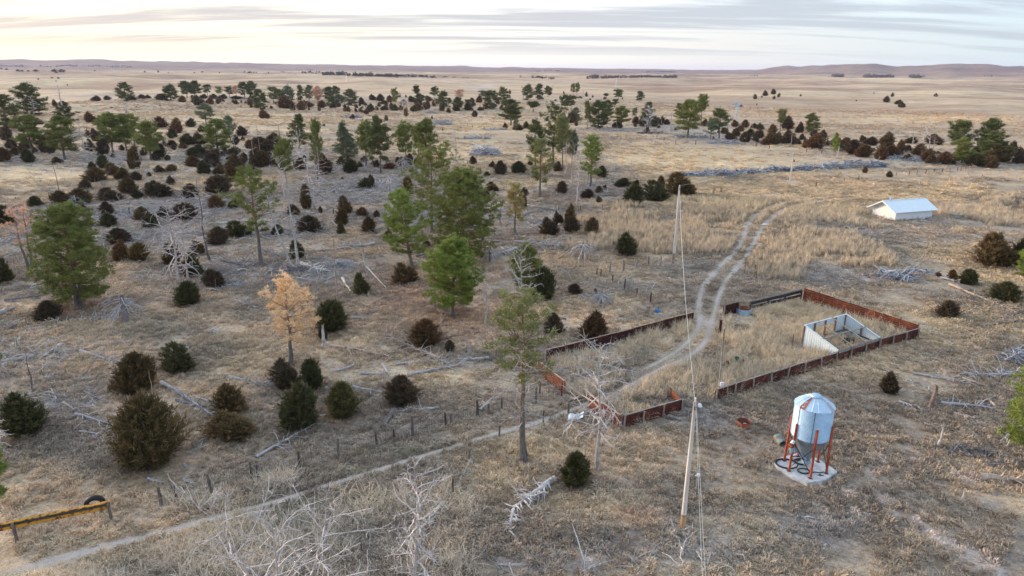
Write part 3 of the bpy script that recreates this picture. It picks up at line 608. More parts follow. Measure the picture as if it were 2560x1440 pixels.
def snag_arrays(rng, H, W, branches=26, sub=4, base=.2, r=None, droop=-.10, lean=0.0, k=5, forks=1, style='pine', kink=.012, TH=1.0, bend=None):
    """standing dead tree; returns (trunk builder, branch builder)"""
    tb = MB(); bb = MB(); tr = r or .013 * H + .04
    for s in range(forks):
        n = 10; zz = np.linspace(0, 1, n); sgn = (s - (forks - 1) / 2)
        wx = np.cumsum(rng.normal(0, kink * H, n)) + lean * H * zz + sgn * W * .35 * (zz ** .6 if forks > 1 else 0); wy = np.cumsum(rng.normal(0, kink * H, n)); wx -= wx[0]; wy -= wy[0]
        if bend is not None: wx = wx + bend[s] * W * np.sin(zz * math.pi * .5) ** .5
        pts = np.column_stack([wx, wy, zz * H]); pts[0, 2] = -.2
        rad = tr * (1 - .88 * zz) * (1 + .3 * np.exp(-zz * 16)) / (1 if forks == 1 else 1.25); tb.tube(pts, rad, k)
        nb = branches // forks
        for i in range(nb):
            t = (i + .5) / nb; z = base + (1 - base) * t * .98; zi = z * (n - 1); j = min(int(zi), n - 2); fr = zi - j
            a = pts[j] * (1 - fr) + pts[j + 1] * fr; ra = rad[j] * (1 - fr) + rad[j + 1] * fr; az = i * GA + rng.normal(0, .5)
            prof = (.45 + .75 * math.sin(math.pi * (.12 + .8 * t))) * rng.uniform(.45, 1.15); L = max(.2, W / 2 * prof)
            el = math.radians(rng.uniform(-5, 32) + 26 * t * t)
            d = np.array([math.cos(az) * math.cos(el), math.sin(az) * math.cos(el), math.sin(el)])
            lp, ld = curve(rng, a, d, L, 7, droop * rng.uniform(-.5, 1.6), .17); r1 = min(ra * .55, .012 + .011 * L)
            bb.tube(lp, np.linspace(r1 * TH, .008 * TH, 7), 3, 0, .5, cap=False)
            for q in range(sub):
                sp = rng.uniform(.3, .95); jj = int(sp * 6); b0 = lp[jj]; dd = (lp[min(jj + 1, 6)] - lp[max(jj - 1, 0)]); dd = dd / (np.linalg.norm(dd) + 1e-6) + rng.normal(size=3) * .75
                Ls = L * rng.uniform(.2, .5) * (1.1 - sp * .5); q2, _ = curve(rng, b0, dd, Ls, 4, .03, .28); bb.tube(q2, np.linspace(max(r1 * .42, .007) * TH, .006 * TH, 4), 3, 0, .5, cap=False)
    return tb, bb
def log_arrays(rng, L, r, twigs=12, twl=.25, up=True, kink=.05, root=False):
    """fallen trunk along +X from the origin; returns (trunk, branch) builders"""
    tb = MB(); bb = MB(); n = 9; xx = np.linspace(0, L, n)
    pts = np.column_stack([xx, np.cumsum(rng.normal(0, kink * L / n, n)), r * .8 + np.abs(rng.normal(0, r * .3, n))]); pts[:, 1] -= np.interp(xx, [0, L], [pts[0, 1], pts[-1, 1]])
    tb.tube(pts, np.linspace(r, r * .35, n) * rng.uniform(.9, 1.1, n), 6)
    for i in range(twigs):
        u = rng.uniform(.12, 1.0); j = min(int(u * (n - 1)), n - 2); a = pts[j] + (pts[j + 1] - pts[j]) * rng.random()
        sd = rng.choice([-1, 1]); d = np.array([rng.uniform(.1, .9), sd * rng.uniform(.3, 1), rng.uniform(-.1, 1.0) if up else .1])
        q, _ = curve(rng, a, d, twl * L * rng.uniform(.3, 1.1), 6, -.16, .2); q[:, 2] = np.maximum(q[:, 2], .03); bb.tube(q, np.linspace(max(.035, r * .36), .014, 6), 3, 0, .5, cap=False)
        if rng.random() < .6:
            q2, _ = curve(rng, q[2], q[3] - q[2] + rng.normal(size=3) * .15, twl * L * .3, 4, -.1, .3); q2[:, 2] = np.maximum(q2[:, 2], .02); bb.tube(q2, np.linspace(.028, .011, 4), 3, 0, .5, cap=False)
    if root:
        for i in range(14):
            th = rng.uniform(0, 6.28); d = np.array([-.5, math.cos(th), math.sin(th)]); q, _ = curve(rng, pts[0], d, r * rng.uniform(2.5, 5), 4, 0, .3); bb.tube(q, np.linspace(r * .35, .02, 4), 3, 0, .5, cap=False)
    return tb, bb
def pile_arrays(rng, L, Wd, H, n, sl=1.6, r=.05, mb=None, taper=True):
    """heap of broken branches and trunks, long axis +X"""
    mb = mb or MB()
    for i in range(n):
        x = rng.uniform(-.5, .5) * L; e = (1 - (2 * x / L) ** 2) ** .5 if taper else 1
        y = rng.normal(0, .24) * Wd * e; hz = H * e * max(0, 1 - (2 * y / Wd) ** 2) * rng.uniform(.05, 1)
        az = rng.uniform(0, 6.28) if rng.random() < .45 else rng.normal(0, .6); l = sl * rng.uniform(.4, 1.4); el = rng.normal(.08, .28)
        d = np.array([math.cos(az) * math.cos(el), math.sin(az) * math.cos(el), math.sin(el)]); a = np.array([x, y, hz]) - d * l / 2
        q, _ = curve(rng, a, d, l, 5, -.05, .2); q[:, 2] = np.maximum(q[:, 2], .02); rr = r * rng.uniform(.35, 1.5) * (2.0 if rng.random() < .06 else 1)
        mb.tube(q, np.linspace(rr, rr * .35, 5), 3, 0, rng.random(), cap=False)
    return mb

# ------------------------------------------------------------------ ground cover (nobody could count it)
def gn_scatter(name, pts, idx, rot, scl, base, sources, mats=None):
    """one object: points carrying instances of the given tuft meshes"""
    me = bpy.data.meshes.new(name); me.vertices.add(len(pts)); me.vertices.foreach_set('co', pts.astype(np.float32).ravel())
    def attr(nm, ty, key, arr): a = me.attributes.new(nm, ty, 'POINT'); a.data.foreach_set(key, arr)
    attr('idx', 'INT', 'value', idx.astype(np.int32)); attr('rot', 'FLOAT_VECTOR', 'vector', rot.astype(np.float32).ravel())
    attr('scl', 'FLOAT_VECTOR', 'vector', scl.astype(np.float32).ravel()); attr('base', 'FLOAT_COLOR', 'color', np.concatenate([base, np.ones((len(base), 1))], 1).astype(np.float32).ravel())
    o = bpy.data.objects.new(name, me); COL.objects.link(o)
    g = bpy.data.node_groups.new(name, 'GeometryNodeTree')
    g.interface.new_socket('Geometry', in_out='INPUT', socket_type='NodeSocketGeometry'); g.interface.new_socket('Geometry', in_out='OUTPUT', socket_type='NodeSocketGeometry')
    gi = g.nodes.new('NodeGroupInput'); go = g.nodes.new('NodeGroupOutput'); ip = g.nodes.new('GeometryNodeInstanceOnPoints')
    m2p = g.nodes.new('GeometryNodeMeshToPoints'); g.links.new(gi.outputs[0], m2p.inputs[0]); g.links.new(m2p.outputs[0], ip.inputs['Points'])
    g2i = g.nodes.new('GeometryNodeGeometryToInstance')
    for s in reversed(sources):
        oi = g.nodes.new('GeometryNodeObjectInfo'); oi.inputs['Object'].default_value = s; g.links.new(oi.outputs['Geometry'], g2i.inputs[0])
    g.links.new(g2i.outputs[0], ip.inputs['Instance']); ip.inputs['Pick Instance'].default_value = True
    def na(nm, ty):
        n = g.nodes.new('GeometryNodeInputNamedAttribute'); n.data_type = ty; n.inputs[0].default_value = nm; return n.outputs[0]
    g.links.new(na('idx', 'INT'), ip.inputs['Instance Index'])
    e2r = g.nodes.new('FunctionNodeEulerToRotation'); g.links.new(na('rot', 'FLOAT_VECTOR'), e2r.inputs[0]); g.links.new(e2r.outputs[0], ip.inputs['Rotation'])
    g.links.new(na('scl', 'FLOAT_VECTOR'), ip.inputs['Scale']); g.links.new(ip.outputs[0], go.inputs[0])
    md = o.modifiers.new('scatter', 'NODES'); md.node_group = g
    return kind(o, 'stuff')
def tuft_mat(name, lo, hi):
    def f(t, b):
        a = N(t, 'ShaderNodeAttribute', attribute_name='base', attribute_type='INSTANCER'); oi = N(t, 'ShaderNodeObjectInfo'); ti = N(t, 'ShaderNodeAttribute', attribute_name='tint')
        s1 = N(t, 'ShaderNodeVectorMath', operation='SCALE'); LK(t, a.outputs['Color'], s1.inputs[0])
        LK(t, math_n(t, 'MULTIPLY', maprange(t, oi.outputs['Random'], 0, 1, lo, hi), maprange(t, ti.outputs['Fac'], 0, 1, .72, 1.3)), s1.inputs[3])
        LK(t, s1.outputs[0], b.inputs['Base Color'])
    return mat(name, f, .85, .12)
M_TUFT = tuft_mat('dry_grass', .75, 1.3)
def src(name, mb, m):
    return bpy.data.objects.new(name, mb.mesh(name, m))      # only instanced by the ground cover
def tuft(rng, n, h, spread, w, curl=.5, segs=2):
    mb = MB(); V = []; Fc = []; T = []
    for i in range(n):
        az = rng.uniform(0, 6.28); r = spread * rng.random() ** .6; a = np.array([math.cos(az) * r * .5, math.sin(az) * r * .5, 0]); lean = rng.uniform(.1, 1) * curl
        d = np.array([math.cos(az + rng.normal(0, .8)), math.sin(az + rng.normal(0, .8)), 0]); hh = h * rng.uniform(.5, 1.2); s = np.array([-d[1], d[0], 0]) * w / 2
        p1 = a + d * hh * lean * .35 + np.array([0, 0, hh * .6]); p2 = a + d * hh * lean * 1.15 + np.array([0, 0, hh * (1.05 - .6 * lean)])
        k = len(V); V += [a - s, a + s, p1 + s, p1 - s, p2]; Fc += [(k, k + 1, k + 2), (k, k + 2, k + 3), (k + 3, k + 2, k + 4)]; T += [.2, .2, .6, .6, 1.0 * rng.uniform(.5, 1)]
    return mb.add(V, Fc, 0, T)
def weed(rng, n, h, w, spread):
    """thin branching dry stalks"""
    mb = MB()
    for i in range(n):
        az = rng.uniform(0, 6.28); a = np.array([math.cos(az), math.sin(az), 0]) * spread * rng.random(); d = np.array([rng.normal(0, .45), rng.normal(0, .45), 1.0])
        hh = h * rng.uniform(.5, 1.2); q, _ = curve(rng, a, d, hh, 6, -.08, .16); mb.tube(q, np.linspace(w, w * .4, 6), 3, 0, rng.uniform(.5, 1), cap=False)
        for k in range(3):
            j = rng.integers(1, 5); q2, _ = curve(rng, q[j], q[min(j + 1, 5)] - q[j - 1] + rng.normal(size=3) * .16, hh * .35, 4, -.1, .3); mb.tube(q2, np.linspace(w * .6, w * .3, 4), 3, 0, rng.uniform(.5, 1), cap=False)
    return mb
# ------------------------------------------------------------------ labels
ITEMS = []
LANDMARKS = [(725, 800, 'the orange dead pine'), (190, 640, 'the big twin-trunked pine'), (2025, 1090, 'the feed bin'), (2255, 520, 'the white shed'), (2095, 840, 'the roofless shelter'),
    (1720, 1160, 'the nearest utility pole'), (1690, 560, 'the middle utility pole'), (1978, 430, 'the farthest utility pole'), (1132, 700, 'the bright round pine'), (455, 620, 'the many-branched grey snag'),
    (1310, 930, 'the half-dead tall pine'), (1493, 1020, 'the bleached tree by the corral'), (740, 590, 'the forked bare tree'), (1950, 425, 'the long brush windrow'), (1215, 362, 'the blue-grey brush heap'),
    (140, 1285, 'the yellow rail'), (1385, 340, 'the tallest dark pine'), (1840, 285, 'the windmill'), (75, 600, 'the browned pine'), (1165, 520, 'the big central pine'), (1030, 560, 'the crooked forked pine'),
    (650, 530, 'the open-crowned pine'), (316, 230, 'the lone pine on the plain'), (80, 250, 'the upper left dark pine'), (953, 370, 'the black-green layered pine'), (1495, 285, 'the bushy dark pine'), (1719, 300, 'the far two-headed pine'),
    (2470, 345, 'the ragged right-hand pine'), (2395, 350, 'the bent-topped pine'), (517, 290, 'the narrow pale pine'), (868, 350, 'the tiered pine'), (1226, 250, 'the far spreading pine'), (84, 340, 'the pale-trunked pine'),
    (377, 350, 'the rust-trunked pine'), (2028, 305, 'the compact green pine'), (1277, 285, 'the round far pine'), (1617, 285, 'the pine behind the grey snag'), (1474, 400, 'the leaning-crowned pine'), (1349, 420, 'the two-tiered olive pine'),
    (652, 250, 'the dense far pine'), (1055, 350, 'the broad olive pine'), (748, 330, 'the dark cone pine'), (1277, 530, 'the yellowing pine'), (2240, 690, 'the brush pile below the shed'), (2490, 640, 'the big bronze cedar'),
    (382, 1090, 'the biggest cedar'), (785, 430, 'the tall white snag'), (1553, 292, 'the pale tufted pine'), (880, 245, 'the conical far pine'), (2200, 242, 'the four lone cedars'), (478, 225, 'the far twin pines'), (2425, 1130, 'the dark brush heap'), (2325, 995, 'the broken stump')]
def reg(o, px, py, words, cat, group=None):
    ITEMS.append([o, px, py, words, cat, group]); return o
ORD = ['', 'second ', 'third ', 'fourth ', 'fifth ', 'sixth ', 'seventh ', 'eighth ', 'ninth ', 'tenth ', 'eleventh ', 'twelfth ']
def finish_labels():
    tab = {}
    for it in ITEMS:
        o, px, py, words, cat, group = it
        best = None
        for lx, ly, ph in LANDMARKS:
            if math.hypot(px - lx, py - ly) < 30 and ph.split()[-1] == cat.split()[0]: continue
            dx, dy = px - lx, (py - ly) * 2.0; d = math.hypot(dx, dy)
            if best is None or d < best[0]: best = (d, dx, dy, ph)
        d, dx, dy, ph = best
        if abs(dx) > abs(dy) * 1.1: rel = 'right of' if dx > 0 else 'left of'
        elif d < 16: rel = 'beside'
        else: rel = 'in front of' if dy > 0 else 'beyond'
        tab.setdefault((words, rel, ph, cat), []).append((d, it))
    for (words, rel, ph, cat), lst in tab.items():
        lst.sort(key=lambda q: q[0])
        for k, (d, it) in enumerate(lst):
            extra = '' if len(lst) == 1 else (', %sclosest of them' % ORD[min(k, len(ORD) - 1)])
            lab = '%s %s %s%s' % (words, rel, ph, extra)
            if len(lab.split()) > 16: lab = lab.replace(', ', ', ').replace(' closest of them', ' closest')
            if len(lab.split()) > 16: lab = lab.replace('the farthest utility pole', 'the farthest pole').replace('the middle utility pole', 'the middle pole').replace('mid-length ', '')
            tag(it[0], lab, cat, it[5])

# ------------------------------------------------------------------ corral walls and other steel, wood
def wall_between(name, P0, P1, label, h=1.15, panels=4, col=(1, 1, 1, 1), rails=True, side=1, rail_mat=None, ends=True, strips=6, h1=None, group='rusty steel corral walls', skip_base=0.0, posts_out=True):
    """corral wall: sheets of ribbed rusted steel, posts and a top plank"""
    P0 = np.array(P0, float); P1 = np.array(P1, float); L = np.hypot(*(P1 - P0)[:2]); az = math.atan2(P1[1] - P0[1], P1[0] - P0[0])
    e = tag(empty(name, (P0[0], P0[1], 0)), label, 'corral wall', group); e.location = (P0[0], P0[1], 0)
    h1 = h1 or h; rs = np.random.RandomState(int(abs(P0[0] * 91 + P0[1] * 13)) % 99991)
    d = (P1 - P0)[:2] / L; nrm = np.array([-d[1], d[0]])
    def pt(s, off=0, z=0): q = d * s + nrm * off; return np.array([q[0], q[1], gz(P0[0] + q[0], P0[1] + q[1]) + z])
    for i in range(panels):
        a, b = L * i / panels + .01, L * (i + 1) / panels - .01; ha = h + (h1 - h) * i / panels; hb = h + (h1 - h) * (i + 1) / panels
        mb = MB(); sag = rs.normal(0, .03); nst = strips * 2
        # ribbed profile: a zigzag sheet of real depth
        zs = np.linspace(.03, 1, nst + 1); off = np.where(np.arange(nst + 1) % 2 == 0, 0, .045)
        A = [pt(a, o_, z * ha - .03 + sag) for z, o_ in zip(zs, off)]; B = [pt(b, o_, z * hb - .03 + sag) for z, o_ in zip(zs, off)]
        V = np.array(A + B); n_ = len(A); f = [(k, n_ + k, n_ + k + 1, k + 1) for k in range(n_ - 1)]; mb.add(V, f)
        V2 = V + np.array([nrm[0], nrm[1], 0]) * -.012; mb.add(V2, [q[::-1] for q in f])
        o = obj('steel_sheet', mb, M_RUST, e); v = rs.uniform(.75, 1.2); o.color = (col[0] * v, col[1] * v, col[2] * v, 1)
    npost = panels + 1
    for i in range(npost):
        s = min(max(L * i / panels, .06), L - .06); hh = (h + (h1 - h) * i / panels) + rs.uniform(-.02, .22)
        mb = MB(); off = -.13 * side if posts_out else .13 * side; q = pt(s, off); mb.tube([q + [0, 0, -.2], q + [rs.normal(0, .02), 0, hh * .5], q + [rs.normal(0, .03), 0, hh]], [.085, .08, .075], 7); obj('post', mb, M_POST, e).color = (1.7, 1.65, 1.6, 1)
    if rails:
        for i in range(panels):
            a, b = L * i / panels + .02, L * (i + 1) / panels - .02; ha = h + (h1 - h) * (i + .0) / panels; hb = h + (h1 - h) * (i + 1) / panels; mb = MB(); mb.bar(pt(a, .02, ha + .03), pt(b, .02, hb + .03 + rs.normal(0, .015)), .10, .05); obj('top_plank', mb, rail_mat or M_PLANK, e)
    return e
def G(px, py): return at1(px, py)
RED1 = (.95, .85, .9, 1); DK = (.36, .34, .50, 1); OR = (1.15, 1.15, 1.15, 1)
wall_between('corral_wall', G(1366, 903), G(1733, 806), 'long dark maroon steel corral wall on the left side of the dirt track', 1.12, 9, DK, True, 1, M_TAN, posts_out=False)
wall_between('corral_wall', G(1336, 925), G(1410, 985), 'short orange-rusted corral wall with pale top plank behind the half-dead pine', 1.15, 3, OR, True, -1, M_TAN)
wall_between('corral_wall', G(1469, 1018), G(1550, 1072), 'short red corral wall right behind the bleached tree, meeting a corner post', 1.1, 3, RED1, True, -1, M_TAN)
wall_between('corral_wall', G(1555, 1071), G(1703, 1027), 'curved-looking red ribbed corral wall facing the camera beside the nearest utility pole', 1.0, 3, (.75, .66, .75, 1), True, 1, M_PLANK)
wall_between('corral_wall', G(1672, 990), G(1702, 1024), 'tiny leaning rusty corral panel at the right end of the front wall', .9, 1, OR, False)
wall_between('corral_wall', G(1786, 1004), G(2292, 846), 'longest red corral wall with grey top plank in front of the roofless shelter', 1.02, 13, (.66, .64, .74, 1), True, 1, M_PLANK)
wall_between('corral_wall', G(2005, 757), G(2290, 842), 'tall bright rust-red back wall of the corral beyond the roofless shelter', 1.75, 7, (1.2, 1.1, 1.0, 1), False, 1, h1=1.3, posts_out=False)
wall_between('corral_wall', G(1806, 792), G(1845, 781), 'small upright rusty steel panel beside the old stock tank', 1.25, 1, DK, False)
# dark creosoted rails between the tank and the back wall
e = tag(empty('rail_fence', G(1874, 780)), 'black creosoted two-rail fence running up to the rust-red back wall', 'fence'); a_ = G(1874, 780); b_ = G(2001, 752)
for i in range(4):
    q = a_ + (b_ - a_) * i / 3 - a_; q[2] = gz(a_[0] + q[0], a_[1] + q[1]) - a_[2]; obj('post', MB().box(q + [0, 0, .5], (.14, .14, 1.4)), M_DARKWOOD, e)
for z, t in ((.55, .3), (1.02, .34), (1.28, .16)):
    for i in range(2):
        q0 = (b_ - a_) * (i / 2 + .004); q1 = (b_ - a_) * ((i + 1) / 2 - .004); q0[2] = q1[2] = z; obj('rail', MB().bar(q0 + [0, -.1, 0], q1 + [0, -.1, .02], .06, t), M_DARKWOOD if z < 1.2 else M_PLANK, e)
# upright dark steel post plate by the road
q = G(1799, 835); obj_ = obj('gate_post', MB().box((0, 0, .65), (.22, .12, 1.5)).box((0, 0, 1.42), (.26, .16, .06)), M_RUST, None, q); obj_.color = DK; tag(obj_, 'dark rusty gate post standing right beside the sandy track', 'post')
# little pole gate at the trail
a_ = G(1421, 1032); b_ = G(1468, 1020); e = tag(empty('pole_gate', a_), 'single black rail gate on a post where the trail meets the corral', 'gate')
obj('post', MB().tube([(0, 0, -.2), (0, 0, 1.0)], [.09, .08], 7), M_POST, e); obj('rail', MB().tube([(0, 0, .95), tuple(b_ - a_ + np.array([0, 0, 1.0]))], [.05, .05], 6), M_DARKWOOD, e)

# ------------------------------------------------------------------ roofless shelter
def shelter():
    D = G(2091, 904); C_ = G(2195, 872); A = G(1997, 868)
    e = tag(empty('roofless_shelter', D), 'white ribbed steel livestock shelter without a roof, open beams across, inside the corral', 'shelter')
    u = (C_ - D)[:2]; Lw = np.linalg.norm(u); u /= Lw; v = np.array([-u[1], u[0]]); Ld = float((A - D)[:2] @ v)
    Z0 = D[2]
    hb = height_for(np.array([*(D[:2] + v * Ld), Z0]), 814); hf = 1.02; hb = min(max(hb, 1.6), 2.6)
    def p(a, b, z): q = u * a * Lw + v * b * Ld; return np.array([q[0], q[1], z])
    def ribbed(name, q0, q1, z0a, z1a, z0b, z1b, m, flip=1):
        """ribbed sheet from q0 to q1 with bottoms z0*, tops z1*"""
        q0 = np.array(q0); q1 = np.array(q1); L = np.linalg.norm((q1 - q0)[:2]); d = (q1 - q0) / L; nn = np.array([-d[1], d[0], 0]) * flip; n = max(4, int(L / .11)); V = []; 
        for i in range(n + 1):
            t = i / n; b = q0 + (q1 - q0) * t + nn * (.022 if i % 2 else 0)
            V.append([b[0], b[1], z0a + (z0b - z0a) * t]); V.append([b[0], b[1], z1a + (z1b - z1a) * t])
        V = np.array(V); f = [(2 * i, 2 * i + 2, 2 * i + 3, 2 * i + 1) for i in range(n)]; mb = MB().add(V, f); mb.add(V - nn * .01, [q[::-1] for q in f]); return obj(name, mb, m, e)
    g = .02
    ns = 4
    for i in range(ns):      # near-left sloping side
        t0, t1 = i / ns + .002, (i + 1) / ns - .002; z = lambda t: hf + (hb - hf) * t
        ribbed('wall_sheet', p(0, t0, 0), p(0, t1, 0), g, z(t0), g, z(t1), M_SHEETW, -1)
        ribbed('wall_sheet', p(1, t0, 0), p(1, t1, 0), g + .05, z(t0), g + .05, z(t1), M_SHEETW, 1)
    for i in range(4):       # back wall, with a doorway in its second bay
        t0, t1 = i / 4 + .004, (i + 1) / 4 - .004; low = g if i != 1 else hb - .42
        if i == 2: low = hb - .5
        ribbed('wall_sheet', p(t0, 1, 0), p(t1, 1, 0), low, hb, low, hb, M_SHEETW, 1)
        if i == 2: pass
    for t in (0, .25, .5, .75, 1):
        obj('post', MB().box(p(t, .985, hb / 2), (.14, .14, hb)), M_POST, e).color = (1.4, 1.1, .9, 1)
    for t in (0.02, .34, .66, .98):
        obj('post', MB().box(p(t, .02, hf / 2), (.13, .13, hf)), M_POST, e)
    for a in (.02, .98): obj('post', MB().box(p(a, .5, .5 * (hf + hb) / 2), (.13, .13, (hf + hb) / 2)), M_POST, e).color = (1.4, 1.1, .9, 1)
    obj('beam', MB().bar(p(0, 1, hb + .03), p(1, 1, hb + .03), .10, .06), M_SHEETW, e)
    for a, m in ((0, M_SHEETW), (.33, M_TAN), (.66, M_TAN), (1, M_SHEETW)):
        obj('beam', MB().bar(p(a, 1, hb + .09), p(a, 0, hf + .09), .13, .06), m, e)
    obj('beam', MB().bar(p(-.02, .42, hf + (hb - hf) * .42 + .17), p(1.02, .42, hf + (hb - hf) * .42 + .17), .11, .07), M_PLANK, e)
    obj('rail', MB().bar(p(.5, .96, .7), p(1, .96, .7), .05, .14), M_DARKWOOD, e); obj('rail', MB().bar(p(.97, .96, .8), p(.97, .05, .62), .05, .12), M_DARKWOOD, e)
    for i in range(3): obj('front_board', MB().bar(p(i / 3 + .003, -.02, hf - .02), p((i + 1) / 3 - .003, -.02, hf - .02), .05, .34), M_PLANK, e)
    obj('manger', MB().box(p(.72, .55, .3), (1.1, .5, .6)).box(p(.72, .55, .62), (1.16, .56, .04)), M_DARKWOOD, e)
shelter()

# ------------------------------------------------------------------ white shed
def white_shed():
    c0 = G(2237, 554); c1 = G(2184, 546); c2 = G(2328, 546)
    u = (c2 - c0)[:2]; L = np.linalg.norm(u); u /= L; v = np.array([-u[1], u[0]]); Wd = abs(float((c1 - c0)[:2] @ v))
    Wd = 5.0; e = tag(empty('white_shed', c0, math.atan2(u[1], u[0])), 'low white farm shed with pale gabled steel roof standing alone in tall dry grass', 'shed')
    h = height_for(c0, 527); hr = h + 1.35; ov = .55
    def quad_box(name, pts, m, th=.08):
        a, b, c, d = [np.array(q, float) for q in pts]; n = np.cross(b - a, d - a); n /= np.linalg.norm(n); V = np.array([a, b, c, d, a + n * th, b + n * th, c + n * th, d + n * th])
        return obj(name, MB().add(V, [(0, 3, 2, 1), (4, 5, 6, 7), (0, 1, 5, 4), (1, 2, 6, 5), (2, 3, 7, 6), (3, 0, 4, 7)]), m, e)
    for i in range(5):
        a, b = L * i / 5, L * (i + 1) / 5 - .012; quad_box('wall_panel', [(a, 0, .05), (b, 0, .05), (b, 0, h), (a, 0, h)], M_SHEDW, .05)
    quad_box('wall', [(L, .05, .05), (L, Wd, .05), (L, Wd, h), (L, .05, h)], M_SHEDW, .05); quad_box('wall', [(L, Wd, .05), (0, Wd, .05), (0, Wd, h), (L, Wd, h)], M_SHEDW, .05)
    nb = 6
    for i in range(nb):
        a, b = Wd * i / nb + .002, Wd * (i + 1) / nb - .002; quad_box('wall_panel', [(0.0, b, .05), (0, a, .05), (0, a, h), (0, b, h)], M_SHEDW, .05)
    V = np.array([(-.02, 0, h + .01), (-.02, Wd, h + .01), (-.02, Wd / 2, hr - .03), (.06, 0, h + .01), (.06, Wd, h + .01), (.06, Wd / 2, hr - .03)]); obj('gable', MB().add(V, [(0, 2, 1)]).add(V, [(3, 4, 5)]).add(V, [(0, 1, 4, 3), (1, 2, 5, 4), (2, 0, 3, 5)]), M_WHITEP, e)
    obj('gable', MB().add(V + [L - .04, 0, 0], [(0, 2, 1)]).add(V + [L - .04, 0, 0], [(3, 4, 5)]), M_WHITEP, e)
    s = 1.35 / (Wd / 2)
    for sgn in (0, 1):
        for i in range(6):
            a = -.9 + (L + 1.6) * i / 6; b = -.9 + (L + 1.6) * (i + 1) / 6 - .004
            if sgn == 0: pts = [(a, -ov, h - s * ov), (b, -ov, h - s * ov), (b, Wd / 2, hr), (a, Wd / 2, hr)]
            else: pts = [(b, Wd + ov * 1.4, h - s * ov * 1.4), (a, Wd + ov * 1.4, h - s * ov * 1.4), (a, Wd / 2, hr), (b, Wd / 2, hr)]
            quad_box('roof_sheet', pts, M_ROOF, .05)
    obj('ridge_cap', MB().bar((-.9, Wd / 2, hr + .06), (L + .5, Wd / 2, hr + .06), .3, .04), M_ROOF, e)
    obj('roof_vent', MB().lathe([(0, .5), (.22, .42), (.25, .3), (.14, .28), (.14, 0)], 10, (-.1 + L * .12, Wd / 2, hr + .05)), M_GALV, e)
    for a, b in (((-.9, -ov, h - s * ov), (-.9, Wd / 2, hr)), ((-.9, Wd + ov * 1.4, h - s * ov * 1.4), (-.9, Wd / 2, hr))): obj('barge_board', MB().bar(np.array(a) - [.03, 0, .02], np.array(b) - [.03, 0, .02], .05, .16), M_WHITEP, e)
    obj('sill', MB().box((L / 2, -.03, .03), (L, .05, .18)).box((-.03, Wd / 2, .03), (.05, Wd, .18)), M_DARKWOOD, e)
    obj('awning_post', MB().tube([(-1.0, Wd + .6, -.1), (-1.0, Wd + .6, h - .35)], [.06, .06], 6), M_TAN, e)
white_shed()

